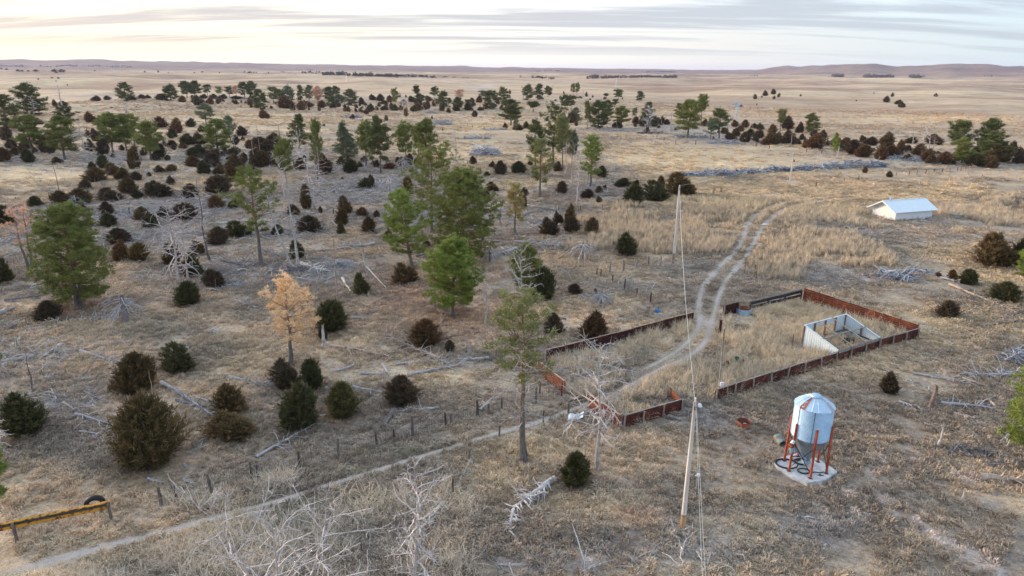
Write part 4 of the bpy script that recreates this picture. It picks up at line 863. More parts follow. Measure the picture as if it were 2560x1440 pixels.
# ------------------------------------------------------------------ feed bin on its slab
def feed_bin():
    c = G(2011, 1174); c[2] = gz(c[0], c[1]) + .2
    slab = MB(); rs = np.random.RandomState(4); th = np.linspace(0, 2 * math.pi, 25)[:-1]; pts = []
    for t in th:
        r = 1.68 / max(abs(math.cos(t)), abs(math.sin(t))) ** .55 + rs.normal(0, .05); pts.append((r * math.cos(t + .5), r * math.sin(t + .5)))
    P = np.array(pts) * np.array([.98, .92]); n = len(P)
    V = np.vstack([np.column_stack([P, np.zeros(n)]), np.column_stack([P, np.full(n, -.35)]), [[0, 0, 0]]]); slab.add(V, [(i, (i + 1) % n, 2 * n) for i in range(n)]); slab.add(V, [(n + i, n + (i + 1) % n, (i + 1) % n, i) for i in range(n)])
    s = obj('concrete_slab', slab, M_CONC, None, c); tag(s, 'rounded pale concrete pad under the metal feed bin', 'slab')
    e = tag(empty('feed_bin', c, math.radians(0)), 'galvanised corrugated grain feed bin with rust-streaked cone roof on six red legs', 'feed bin')
    R = 1.17; z0, z1, z2 = 2.42, 4.62, 5.16
    nr = 25; prof = []
    for i in range(nr * 2 + 1): prof.append((R + (.03 if i % 2 else 0), z0 + (z1 - z0) * i / (nr * 2)))
    half = len(prof) // 2
    obj('cylinder_ring', MB().lathe(prof[:half + 1], 48), M_GALV, e, smooth=False); obj('cylinder_ring', MB().lathe(prof[half:], 48), M_GALV, e)
    # roof: eighteen folded sectors, one of them rusted bare
    ns = 18
    def roofm(t, b):
        p = ocoord(t); n = noise(t, 3.5, 5, .7, p); s_ = N(t, 'ShaderNodeSeparateXYZ'); LK(t, p, s_.inputs[0]); oi = N(t, 'ShaderNodeObjectInfo')
        f = maprange(t, n, .40, .47, 0, 1); spots = maprange(t, n, .64, .68, 0, 1); sel = N(t, 'ShaderNodeSeparateColor'); LK(t, oi.outputs['Color'], sel.inputs[0])
        ff = math_n(t, 'MAXIMUM', math_n(t, 'MULTIPLY', f, sel.outputs[0]), math_n(t, 'MULTIPLY', spots, sel.outputs[1]))
        LK(t, mix_c(t, ff, ramp(t, n, [(.3, (.44, .57, .70)), (.7, (.56, .69, .80))]), (.27, .085, .05)), b.inputs['Base Color']); LK(t, math_n(t, 'SUBTRACT', .6, math_n(t, 'MULTIPLY', ff, .6)), b.inputs['Metallic'])
    M_BINROOF = mat('rust_streaked_roof', roofm, .42, .5)
    def sector(i, name='roof_panel'):
        a0, a1 = 2 * math.pi * i / ns, 2 * math.pi * (i + 1) / ns; am = (a0 + a1) / 2; ri, ro = .30, R + .07; V = []
        for r, z in ((ro, z1 - .03), ((ri + ro) / 2, (z1 + z2) / 2 + .05), (ri, z2)):
            for a, dz in ((a0, .035), (a0 + .05, 0), (am, .0), (a1 - .05, 0), (a1, .035)): V.append((r * math.cos(a), r * math.sin(a), z + dz))
        f = [(5 * k + q, 5 * k + q + 1, 5 * k + q + 6, 5 * k + q + 5) for k in range(2) for q in range(4)]
        o = obj(name, MB().add(V, f), M_BINROOF, e); return o
    camdir = math.atan2(-c[1], -c[0])
    for i in range(ns):
        am = 2 * math.pi * (i + .5) / ns; dlt = (am - camdir + math.pi) % (2 * math.pi) - math.pi; o = sector(i)
        o.color = (0, .0, 0, 1)
        if abs(dlt + .42) < math.pi / ns: o.color = (1, 1, 0, 1); o['label'] = 'roof panel rusted bare brown'
        elif abs(dlt - .1) < math.pi / ns * 1.0: o.color = (0, 1, 0, 1)
        elif abs(dlt - 1.1) < math.pi / ns * 1.0: o.color = (.5, 1, 0, 1)
    obj('fill_cap', MB().lathe([(0, z2 + .17), (.25, z2 + .15), (.33, z2 + .08), (.34, z2 - .02), (.30, z2 - .04)], 28), M_GALV, e)
    obj('roof_ladder_rung', MB().bar((R * .55, R * .8, z1 + .12), (.2, .28, z2 + .02), .05, .05), M_RUST, e)
    zb = .55; hp = MB(); k = 12; hp.lathe([(R - .01, z0), (R - .02, z0 - .05), (.26, zb + .1), (.24, zb)], k); obj('hopper_cone', hp, M_GALVD, e)
    obj('hopper_boot', MB().box((0, 0, zb - .06), (.46, .46, .22)).box((0, 0, .36), (.34, .34, .16)), M_GALV, e)
    obj('slide_gate', MB().box((-.36, -.34, zb + .28), (.16, .05, .16), None), M_RUST, e)
    legs_px = [(1959, 1157), (1975, 1183), (2023, 1201), (2059, 1189), (2048, 1158), (1997, 1151)]
    a0 = camdir + .13
    for i in range(6):
        q = G(*legs_px[i]) - c; ang = math.atan2(q[1], q[0]); r = R + .06; x, y = r * math.cos(ang), r * math.sin(ang)
        rx, ry = 1.32 * math.cos(ang), 1.32 * math.sin(ang); top = z0 + 1.0
        lg = MB().bar((rx, ry, 0), (x, y, top), .13, .10); o = obj('leg', lg, M_REDP, e)
        obj('foot_plate', MB().box((rx, ry, .012), (.24, .24, .02)), M_DKMET, e)
        an2 = ang + math.pi / 3
    angs = sorted([math.atan2(*(G(*l) - c)[:2][::-1]) for l in legs_px])
    for i in range(6):
        a, b = angs[i], angs[(i + 1) % 6]; 
        if i % 2 == 0: 
            obj('brace', MB().bar((1.30 * math.cos(a), 1.30 * math.sin(a), .25), (1.24 * math.cos(b), 1.24 * math.sin(b), 2.1), .04, .04), M_DKMET, e); obj('brace', MB().bar((1.24 * math.cos(a), 1.24 * math.sin(a), 2.1), (1.30 * math.cos(b), 1.30 * math.sin(b), .25), .04, .04), M_DKMET, e)
    # unloading auger tube with its motor, at the near-left leg
    tube_a = np.array([-.15, -.25, .75]); an = math.atan2(*(G(1975, 1183) - c)[:2][::-1]); tube_b = np.array([1.28 * math.cos(an) - .12, 1.28 * math.sin(an) - .15, 1.9])
    obj('auger_tube', MB().tube([tube_a, tube_b], [.09, .09], 10), M_GALV, e)
    obj('auger_motor', MB().tube([tube_b + [0, 0, .05], tube_b + [-.22, -.12, .12]], [.17, .17], 12), M_RUST, e); obj('motor_cover', MB().tube([tube_b + [-.05, 0, .18], tube_b + [.05, 0, .42]], [.13, .10], 10), M_GLASSW, e)
    obj('spout', MB().tube([tube_b, tube_b + [-.02, 0, -.5]], [.13, .09], 10), M_GALV, e)
    obj('seam', MB().box((R * math.cos(camdir + .1) * 1.018, R * math.sin(camdir + .1) * 1.018, (z0 + z1) / 2), (.03, .03, z1 - z0)), M_DKMET, e)
    a3 = camdir - .75; obj('sight_strip', MB().box((R * math.cos(a3) * 1.02, R * math.sin(a3) * 1.02, (z0 + z1) / 2), (.03, .03, z1 - z0)), M_DKMET, e)
    # hoses on the slab
    def coil(name, ctr, r, turns, th_, label):
        q = []; rs = np.random.RandomState(int(r * 1000)); n = int(26 * turns)
        for i in range(n): a = i / 26 * 2 * math.pi; rr = r * (1 + .05 * math.sin(3.1 * i / 26) + rs.normal(0, .008)); q.append((rr * math.cos(a) * 1.12, rr * math.sin(a) * .92, th_ + .02 * (i / 26)))
        o = obj(name, MB().tube(q, th_, 6), M_RUBBER, None, (ctr[0], ctr[1], c[2])); tag(o, label, 'hose coil', 'black hose coils on the slab'); return o
    coil('hose_coil', G(1966, 1167), .62, 3.2, .03, 'largest black hose coil, at the left edge of the bin slab'); coil('hose_coil', G(2001, 1162), .36, 3.0, .035, 'thick black hose coil under the cone of the feed bin')
    coil('hose_coil', G(2008, 1186), .34, 2.2, .03, 'thin single black hose ring nearest the front red leg'); coil('hose_coil', G(1991, 1152), .28, 1.2, .025, 'small black hose loop at the back of the bin slab')
    q = [G(2015, 1190) - c, G(2024, 1192) - c, G(2035, 1188) - c, G(2046, 1190) - c, G(2058, 1188) - c]; 
    for v_ in q: v_[2] = .03
    o = obj('loose_hose', MB().tube(spline(np.array(q), 4), .03, 6), M_RUBBER, None, c); tag(o, 'loose black hose trailing between the two right front legs', 'hose')
    q = G(2013, 1173); o = obj('loose_board', MB().bar((0, 0, .03), (.15, -.95, .03), .10, .05), M_TAN, None, (q[0], q[1] + .4, c[2])); tag(o, 'short tan board lying on the slab under the bin', 'board')
    bx = G(2049, 1196); o = obj('pump_valve', MB().tube([(0, 0, 0), (0, 0, .28)], [.12, .1], 8).tube([(-.2, 0, .2), (.22, 0, .2)], [.06, .06], 8).tube([(.1, -.15, .12), (.1, .15, .12)], [.08, .08], 8), M_DKMET, None, bx); tag(o, 'small dark valve fitting at the right front corner of the slab', 'valve')
feed_bin()

# ------------------------------------------------------------------ yellow rail at lower left with a tyre behind it
def yellow_rail():
    a = G(131, 1332); b = G(283, 1300); d = (b - a)[:2]; d /= np.linalg.norm(d); L = 11.5; o_ = b - np.array([*(d * L), 0]); o_[2] = gz(o_[0], o_[1])
    e = tag(empty('yellow_rail', b, math.atan2(-d[1], -d[0])), 'long chipped yellow steel rail carried on wooden posts at the lower left corner', 'rail barrier')
    n = 4
    for i in range(n):
        x0, x1 = L * i / n, L * (i + 1) / n - .01; zz = 1.02
        obj('upper_flange', MB().bar((x0, 0, zz + .22), (x1, 0, zz + .22), .20, .05), M_YEL, e); obj('web', MB().bar((x0, -.03, zz + .09), (x1, -.03, zz + .09), .04, .22), M_DKMET, e); obj('lower_flange', MB().bar((x0, .03, zz - .09), (x1, .03, zz - .09), .12, .17), M_YEL, e)
    for x in (0.05, 4.6, 9.2): obj('post', MB().tube([(x, .16, -.2), (x, .16, .6), (x + .02, .16, 1.22)], [.09, .085, .08], 8), M_POST, e)
    q = G(233, 1290); t = MB(); th = np.linspace(0, 2 * math.pi, 29); R, r = .42, .15
    V = []; k = 8
    for a_ in th[:-1]:
        for j in range(k): ph = 2 * math.pi * j / k; rr = R + r * math.cos(ph); V.append((rr * math.cos(a_), r * 1.1 * math.sin(ph), rr * math.sin(a_)))
    m = 28; f = [(i * k + j, i * k + (j + 1) % k, ((i + 1) % m) * k + (j + 1) % k, ((i + 1) % m) * k + j) for i in range(m) for j in range(k)]
    o = obj('old_tyre', MB().add(V, f), M_RUBBER, None, q + np.array([0, .35, .62])); o.rotation_euler = (math.radians(12), 0, math.radians(25)); tag(o, 'old black tyre leaning behind the end of the yellow rail', 'tyre')
yellow_rail()

# ------------------------------------------------------------------ utility poles and wires
def util_pole(px, py, tx, ty, r, label, extra=None):
    P = G(px, py); h = height_for(P, ty); Q = P + np.array([0, 0, h]); cx = proj(Q)[0]; lean = (tx - cx) / F * proj(Q)[2]
    e = tag(empty('utility_pole', P), label, 'utility pole', 'wooden utility poles on the wire line')
    n = 6; z = np.linspace(0, 1, n); x = lean * z
    obj('butt', MB().tube(np.column_stack([x * .12, z * 0, z * h * .12 - .05 * (z == 0)]), r * (1 - .06 * z), 12), M_POLELOW, e); obj('shaft', MB().tube(np.column_stack([x * .88 + lean * .12, z * 0, h * .12 + z * h * .88]), r * (.94 - .4 * z), 12), M_POLE, e)
    T = np.array([lean, 0, h]); obj('insulator', MB().lathe([(0, .22), (.05, .2), (.06, .12), (.035, .1), (.06, .04), (.04, 0)], 10, T), M_GLASSW, e)
    obj('insulator_bracket', MB().bar(T + [-.06, -.14, -.35], T + [.06, -.14, -.35], .06, .18).tube([T + [0, -.12, -.35], T + [0, -.3, -.32]], [.05, .05], 6), M_DKMET, e)
    return e, P + T, h
U1, T1, h1_ = util_pole(1706, 1321, 1738, 1003, .155, 'nearest and tallest-looking bleached utility pole with a yard light at its top')

l0 = T1 - np.array(U1.location); obj('lamp_arm', MB().tube([l0 + [.05, 0, -.35], l0 + [.22, .02, -.2]], [.025, .025], 6), M_GALV, U1); obj('lamp_head', MB().lathe([(0, .12), (.08, .09), (.10, .02), (.14, -.04), (.13, -.07)], 14, l0 + [.28, .02, -.26]), M_GLASSW, U1)
U2, T2, h2_ = util_pole(1684, 655, 1699, 466, .21, 'middle utility pole with orange bare base beside the derelict fence posts')
U3, T3, h3_ = util_pole(1972, 472, 1985, 384, .22, 'farthest utility pole with a small red box halfway up'); obj('meter_box', MB().box((.32, -.1, h3_ * .80), (.3, .2, .5)), M_REDP, U3)
def wire(a, b, sag, label, r=.007, dz=0):
    t = np.linspace(0, 1, 22)[:, None]; p = np.array(a) * (1 - t) + np.array(b) * t; p[:, 2] -= sag * 4 * (t * (1 - t))[:, 0]
    o = obj('overhead_wire', MB().tube(p - np.array(a), r, 3, cap=False), M_WIREL, None, a); return tag(o, label, 'wire', 'overhead wires between the poles')
d1 = (pray([1756], [1445])[0]); Pb = CAM + d1 / d1[1] * 19.0; d2 = (pray([1764], [1445])[0]); Pb2 = CAM + d2 / d2[1] * 19.0
wire(T1 + [0, 0, .2], Pb, .1, 'left one of the two wires coming down from the nearest pole towards the camera', .007); wire(T1 + [.1, 0, -.3], Pb2, .1, 'right one of the two wires coming down from the nearest pole towards the camera', .007)
wire(T2 + [0, 0, .15], T1 + [-.05, 0, .2], 1.3, 'upper wire spanning from the middle pole to the nearest pole', .011); wire(T2 + [0, 0, -.3], T1 + [.05, 0, -.3], 1.3, 'lower wire spanning from the middle pole to the nearest pole', .011)
wire(T2 + [0, 0, .1], T3 + [0, 0, .1], .8, 'thin wire spanning from the middle pole to the farthest pole', .012)
# thin light pole inside the corral
P = G(1796, 990); h = height_for(P, 822); e = tag(empty('light_pole', P), 'thin grey pole inside the corral with a white cable box at its foot', 'pole'); lx = (1811 - proj(P + np.array([0, 0, h]))[0]) / F * depth(P)
obj('shaft', MB().tube([(0, 0, -.2), (lx * .5, 0, h / 2), (lx, 0, h)], [.075, .065, .05], 8), M_PLANK, e); obj('cable_box', MB().box((.12, -.2, 1.15), (.30, .16, .34)), M_GLASSW, e); obj('conduit', MB().tube([(.1, -.2, 0), (.1, -.2, 1.0)], [.035, .035], 6), M_GLASSW, e)
obj('guy_wire', MB().tube([(lx, 0, h), (.65, -.05, .1)], .012, 3, cap=False), M_WIREL, e)
# water hydrant post by the nearest pole
P = G(1741, 1231); e = tag(empty('hydrant_post', P), 'short grey hydrant post with white cap right of the nearest utility pole', 'post'); obj('post', MB().tube([(0, 0, -.2), (.01, 0, .6), (.0, 0, 1.15)], [.10, .095, .09], 8), M_PLANK, e); obj('cap', MB().lathe([(0, 1.38), (.09, 1.34), (.1, 1.2), (.07, 1.15)], 10).tube([(-.08, 0, 1.25), (-.2, -.05, 1.2)], [.04, .03], 6), M_GLASSW, e)

# ------------------------------------------------------------------ tanks, tubs and litter
P = G(1859, 783); e = tag(empty('stock_tank', P), 'round blue-grey stock tank with rusty inside beside the small steel panel', 'stock tank'); R = 38 / 2 * depth(P) / F
obj('side', MB().lathe([(R, 0), (R, .2), (R + .02, .22), (R, .24), (R, .52), (R + .03, .56), (R, .58)], 36), M_GALV, e); obj('inside', MB().lathe([(R - .02, .57), (R - .02, .1), (0, .1)], 36), M_RUST, e)
P = G(2391, 544); R = 28 / 2 * depth(P) / F; e = tag(empty('stock_tank', P), 'small round galvanised tank standing in grass right of the white shed', 'stock tank')
obj('side', MB().lathe([(R, 0), (R, .3), (R + .02, .33), (R, .36), (R, .62), (R + .03, .66), (R, .68)], 28), M_GALVD, e); obj('inside', MB().lathe([(R - .02, .66), (R - .02, .45), (0, .45)], 28), M_CONC, e)
P = G(1858, 1068); R = 31 / 2 * depth(P) / F; e = tag(empty('rusty_tub', P), 'open rusty steel tub with pale staves in front of the corral', 'tub'); 
obj('side', MB().lathe([(R * .9, 0), (R, .5), (R + .015, .53)], 24), M_RUST, e).color = (2.2, 2.2, 2.2, 1); obj('inside', MB().lathe([(R - .015, .53), (R * .9 - .02, .14), (0, .14)], 24), M_RUST, e)
o = obj('white_slab', MB().box((.1, 0, .06), (.34, .22, .1)).box((0, .06, .12), (.2, .16, .06)), M_CONC, None, (P[0] + .08, P[1] - .05, P[2] + .16)); tag(o, 'small white lump lying inside the rusty tub', 'block')
P = G(1862, 1078); o = obj('short_board', MB().bar((-.35, 0, .04), (.4, .02, .05), .12, .04), M_PLANK, None, P + np.array([.1, -.1, 0])); tag(o, 'short grey board on the ground below the rusty tub', 'board')
# ribbed barrel by the feed bin
P = G(1944, 1106); prof = [(.0, 0), (.26, 0), (.29, .03)] + [(.30 + .012 * (i % 2), .08 + i * .075) for i in range(10)] + [(.28, .85)]
e = tag(empty('ribbed_barrel', P + np.array([0, .3, .30])), 'ribbed teal barrel lying open-ended left of the feed bin', 'barrel'); b1 = obj('shell', MB().lathe(prof, 20), M_TEAL, e); b2 = obj('inside', MB().lathe([(.27, .84), (.27, .1), (0, .1)], 20), M_RUST, e); b2.color = (.5, .4, .4, 1); e.rotation_euler = (math.radians(100), 0, math.radians(12))
P = G(1815, 925); e = tag(empty('rusty_machine', P), 'small rusted engine block half hidden in the corral weeds', 'machine'); obj('block', MB().box((0, 0, .4), (.35, .35, .6)).box((.05, 0, .75), (.22, .26, .2)), M_RUST, e); obj('wheel', MB().tube([(-.2, -.2, .45), (-.2, -.28, .45)], [.28, .28], 14), M_RUST, e).color = DK
P = G(1836, 919); e = tag(empty('green_implement', P), 'small dark green implement standing in weeds beside the rusted engine', 'machine'); obj('frame', MB().bar((0, 0, 0), (.12, 0, .9), .08, .08).bar((.3, 0, 0), (.12, 0, .9), .08, .08).bar((-.15, 0, .55), (.45, 0, .5), .1, .1), M_GREENP, e); obj('hopper', MB().lathe([(.08, .62), (.2, .95), (.2, 1.0)], 10, (.12, 0, 0)), M_GREENP, e)
for px, py, ty, lab in ((1850, 917, 902, 'left'), (1857, 920, 899, 'tallest middle'), (1879, 920, 902, 'right')):
    P = G(px, py); o = obj('charred_post', MB().tube([(0, 0, -.1), (.03, 0, .4), (.0, 0, height_for(P, ty))], [.06, .055, .05], 6), M_DARKWOOD, None, P); tag(o, '%s short black post of the three in the corral weeds' % lab, 'post', 'short black posts in the corral weeds')
# bent white sheet by the trail
P = G(1436, 1050); n = 8; V = []
for i in range(n):
    x = -.55 + 1.15 * i / (n - 1); z = .08 + .16 * abs(math.sin(i * 1.1)) + (.16 if i > 5 else 0); V += [(x, -.22 - .05 * i % .1, z), (x + .12, .26, z + .22)]
f = [(2 * i, 2 * i + 2, 2 * i + 3, 2 * i + 1) for i in range(n - 1)]; V = np.array(V); o = obj('bent_sheet', MB().add(V, f).add(V - [0, 0, .012], [q[::-1] for q in f]), M_SHEETW, None, P); tag(o, 'crumpled white metal sheet lying beside the trail at the pole gate', 'metal sheet')
for px, py, w, lab in ((2071, 519, 26, 'long thin white metal sheet lying in grass left of the white shed'), (1914, 563, 22, 'white metal strip lying at the right edge of the track')):
    P = G(px, py); L = w * depth(P) / F; o = obj('metal_sheet', MB().box((0, 0, .14), (L, .6, .03)).box((L * .1, .3, .2), (L * .7, .05, .1)), M_WHITEP, None, P); tag(o, lab, 'metal sheet')
P = G(2120, 528); o = obj('plank_debris', MB().bar((-.8, 0, .12), (.7, .2, .1), .2, .06).bar((-.5, .4, .2), (.8, -.1, .16), .16, .06).bar((-.2, -.2, .05), (.4, .4, .22), .14, .05), M_PLANK, None, P); tag(o, 'dark broken planks lying just left of the white shed', 'planks')
P = G(1643, 780); o = obj('blue_tub', MB().lathe([(0, .0), (.26, 0), (.3, .24), (.27, .25), (.24, .1), (0, .1)], 18), M_BLUEP, None, P); tag(o, 'small bright blue plastic tub lying behind the maroon wall', 'tub')
P = G(1548, 780); o = obj('white_bucket', MB().lathe([(0, 0), (.13, 0), (.16, .3), (.14, .3), (.12, .06), (0, .06)], 12), M_WHITEP, None, P); tag(o, 'tiny white bucket on bare ground behind the maroon wall', 'bucket')
P = G(1688, 1049); a = G(1669, 1044) - P; b = G(1703, 1052) - P; o = obj('white_pipe', MB().tube([a + [0, 0, .14], b + [0, 0, .12]], [.14, .12], 10), M_PLANK, None, P); tag(o, 'pale round timber lying in front of the red corner wall', 'timber')
# charred stump with orange heart
P = G(276, 975); e = tag(empty('burnt_stump', P), 'small charred stump with an orange split heart left of a bushy cedar', 'stump'); obj('stump', MB().tube([(0, 0, -.1), (.02, 0, .45)], [.22, .15], 8).tube([(.1, 0, .1), (.9, .1, .25)], [.1, .05], 6).tube([(.1, 0, .3), (.2, .1, .7)], [.05, .02], 5), M_DARKWOOD, e); obj('split_heart', MB().tube([(-.06, -.16, .15), (-.03, -.12, .62)], [.09, .05], 6), M_YEL, e)
# windmill far off
P = G(1840, 301); h = height_for(P, 261); e = tag(empty('windmill', P), 'distant grey steel windmill on a lattice tower above the cedar hedge', 'windmill')
tw = MB()
for sx_, sy_ in ((-1, -1), (1, -1), (1, 1), (-1, 1)): tw.bar((sx_ * 1.3, sy_ * 1.3, 0), (sx_ * .15, sy_ * .15, h), .16, .16)
for z in (.3, .55, .78):
    r_ = 1.3 - 1.15 * z
    for (ax, ay), (bx_, by_) in (((-1, -1), (1, -1)), ((1, -1), (1, 1)), ((1, 1), (-1, 1)), ((-1, 1), (-1, -1))): tw.bar((ax * r_, ay * r_, z * h), (bx_ * r_, by_ * r_, z * h), .08, .08)
obj('tower', tw, M_GALV, e)
for i in range(16):
    a = 2 * math.pi * i / 16; V = np.array([(math.cos(a - .05) * .4, -.45, math.sin(a - .05) * .4), (math.cos(a + .05) * .4, -.4, math.sin(a + .05) * .4), (math.cos(a + .15) * 1.35, -.3, math.sin(a + .15) * 1.35), (math.cos(a - .15) * 1.35, -.5, math.sin(a - .15) * 1.35)]) + [0, 0, h]
    obj('blade', MB().add(V, [(0, 1, 2, 3)]).add(V + [0, .02, 0], [(3, 2, 1, 0)]), M_GALV, e)
obj('tail_vane', MB().box((-2.2, .4, h), (1.6, .06, .8)).bar((-1.5, .35, h), (0, -.3, h), .08, .08), M_GALV, e)
# ------------------------------------------------------------------ cedars:  px base-y width height colour  (pixels of the photograph)
CEDC = {'g': (.125, .112, .046, 1), 'b': (.205, .125, .058, 1), 'r': (.240, .122, .062, 1), 'p': (.160, .102, .068, 1), 'o': (.270, .165, .062, 1), 'm': (.175, .118, .052, 1), 'y': (.240, .195, .072, 1)}
CEDW = {'g': 'dark green', 'b': 'bronze-brown', 'r': 'rusty red-brown', 'p': 'purplish brown', 'o': 'orange-brown', 'm': 'bronze-topped green', 'y': 'olive'}

VARW = 3.0
def cedar_variants(tag_, n, sprays, leaves, leafL, leafW, seed):
    out = []
    for i in range(n):
        rng = np.random.default_rng(seed + i)
        if i % 3 == 0: mb = cedar_arrays(rng, VARW, VARW, sprays, leaves, leafL, leafW, rng.uniform(0, .7))
        else:       # several leaders that grew together
            mb = MB(); k_ = 2 + i % 2; nsp = int(sprays / k_ * 1.15)
            for q in range(k_):
                sub = cedar_arrays(rng, VARW * rng.uniform(.62, .82), VARW * (1.0 if q == 0 else rng.uniform(.55, .85)), nsp, leaves, leafL, leafW, rng.uniform(0, 1)); a_ = rng.uniform(0, 6.28); r_ = VARW * rng.uniform(.08, .2)
                mb.add(np.concatenate(sub.v) + [math.cos(a_) * r_, math.sin(a_) * r_, 0], np.arange(sum(len(v) for v in sub.v)).reshape(-1, 3), 0, np.concatenate(sub.t))
        V = np.concatenate(mb.v); r_ = np.percentile(np.hypot(V[:, 0], V[:, 1]), 97.5); z_ = np.percentile(V[:, 2], 99.7)
        for v_ in mb.v: v_ *= np.array([VARW / 2 / r_, VARW / 2 / r_, VARW / z_])
        out.append(mb)
    return out
def stem_mb():
    return MB().tube([(0, 0, -.15), (.03, .02, .5), (-.02, .03, 1.6)], [.11, .09, .04], 5)
_near = [m.mesh('cedar_foliage', M_CED) for m in cedar_variants('n', 8, 330, 36, .26, .050, 10)]
_stem = stem_mb().mesh('cedar_stem', M_BARK)
_mid = []; _far = []
for i, m in enumerate(cedar_variants('m', 6, 210, 20, .36, .085, 30)):
    m.tube([(0, 0, -.15), (.03, .02, .5), (-.02, .03, 1.6)], [.11, .09, .04], 3, 1); _mid.append(m.mesh('cedar', [M_CED, M_BARK]))
for i, m in enumerate(cedar_variants('f', 4, 90, 9, .60, .17, 50)):
    m.tube([(0, 0, -.15), (.03, .02, .5), (-.02, .03, 1.4)], [.11, .09, .04], 3, 1); _far.append(m.mesh('cedar', [M_CED, M_BARK]))
_rs = np.random.RandomState(7)
CROWS.sort(key=lambda a: -float(a[2]) * float(a[3]))
def ground_back(px, by, w, k=.32):
    P = at1(px, by); s = depth(P) / F; d = P[:2] / np.linalg.norm(P[:2]); q = P[:2] + d * (k * w * s); return np.array([q[0], q[1], gz(*q)])
FARMB = [m for m in cedar_variants('s', 3, 44, 7, .80, .26, 70)]
rest = MB()
def add_rest(px, by, wpx, hpx):
    P = ground_back(px, by, wpx); W = wpx * depth(P) / F; H = max(.35, height_for(P, by - hpx)); m = FARMB[_rs.randint(3)]; V = np.concatenate(m.v); T = np.concatenate(m.t); yaw = _rs.uniform(0, 6.28); c, s_ = math.cos(yaw), math.sin(yaw)
    X = np.column_stack([(V[:, 0] * c - V[:, 1] * s_) * W / VARW, (V[:, 0] * s_ + V[:, 1] * c) * W / VARW, V[:, 2] * H / VARW]); rest.add(X + P, np.arange(len(V)).reshape(-1, 3), 0, np.clip(T + _rs.normal(0, .2), 0, 1))
for n_, a in enumerate(CROWS):
    px, by, wpx, hpx = map(float, a[:4]); c = a[4]
    if n_ >= 296: add_rest(px, by, wpx, hpx); continue
    P = ground_back(px, by, wpx); s = depth(P) / F; W = wpx * s * (1.14 if by < 520 else 1.05); cx = proj(P)[0]
    H = max(.35, height_for(P, by - hpx)); size = 'big' if wpx > 70 else 'medium' if wpx > 34 else 'small' if wpx > 14 else 'tiny'
    shape = 'tall' if H > 1.15 * W else 'squat' if H < .7 * W else 'rounded'; D = np.hypot(P[0], P[1]); yaw = _rs.uniform(0, 6.28)
    v = _rs.uniform(.66, 1.08); col = tuple(np.array(CEDC[c][:3]) * v * (1.0 + .25 * sst(150, 450, D))) + (1,)
    W *= .82 if wpx > 150 else 1.0
    sc3 = (W / VARW, W / VARW, H / VARW * 1.03)
    if wpx >= 26 and D < 260:
        e = empty('cedar', P - [0, 0, .05], yaw, sc3); o = obj('foliage', _near[n_ % 8], None, e); o.color = col; o2 = obj('stem', _stem, None, e)
    else:
        e = obj('cedar', _mid[n_ % 6] if wpx >= 13 else _far[n_ % 4], None, None, P - [0, 0, .05]); e.rotation_euler = (0, 0, yaw); e.scale = sc3; e.color = col
    reg(e, px, by - hpx / 2, '%s %s %s cedar' % (size, shape, CEDW[c]), 'cedar', 'cedars scattered over the prairie')
# the remaining little ones, past the three hundred largest, and the undergrowth that merges the thickets
for poly, n in (('380,247 640,250 900,262 1260,258 1260,276 1100,280 900,284 700,280 560,262 380,256', 90), ('-10,330 250,335 250,385 60,402 -10,402', 34), ('230,330 420,350 410,405 240,400', 22), ('430,345 700,352 720,430 520,440 430,400', 40), ('1780,330 1960,345 2100,368 2300,385 2570,392 2570,414 2350,408 2200,394 1960,362 1790,352', 60), ('1580,308 1680,306 1690,316 1580,318', 10), ('620,395 1050,395 1050,425 620,430', 16)):
    pl = pxl(poly); xs = [p[0] for p in pl]; ys = [p[1] for p in pl]; k = 0
    while k < n:
        x_, y_ = _rs.uniform(min(xs), max(xs)), _rs.uniform(min(ys), max(ys))
        if in_poly(np.array([x_]), np.array([y_]), pl)[0]: g_ = (y_ - 172) / 110; w_ = _rs.uniform(8, 19) * (.5 + .55 * g_); add_rest(x_, y_, w_, w_ * _rs.uniform(.6, 1.15)); k += 1
kind(obj('distant_cedars', rest, M_CED), 'stuff').color = (.13, .080, .055, 1)

# ------------------------------------------------------------------ living and dying pines
PINC = {'g': (.190, .205, .048, 1), 'd': (.118, .135, .042, 1), 'l': (.215, .262, .045, 1), 'o': (.235, .235, .085, 1), 'y': (.38, .31, .11, 1), 'a': (.80, .54, .29, 1), 't': (.66, .42, .29, 1), 's': (.175, .205, .115, 1)}
PINW = {'g': 'green', 'd': 'dark green', 'l': 'bright green', 'o': 'olive green', 'y': 'yellowing', 'a': 'dead orange', 't': 'dead tan', 's': 'grey-green'}
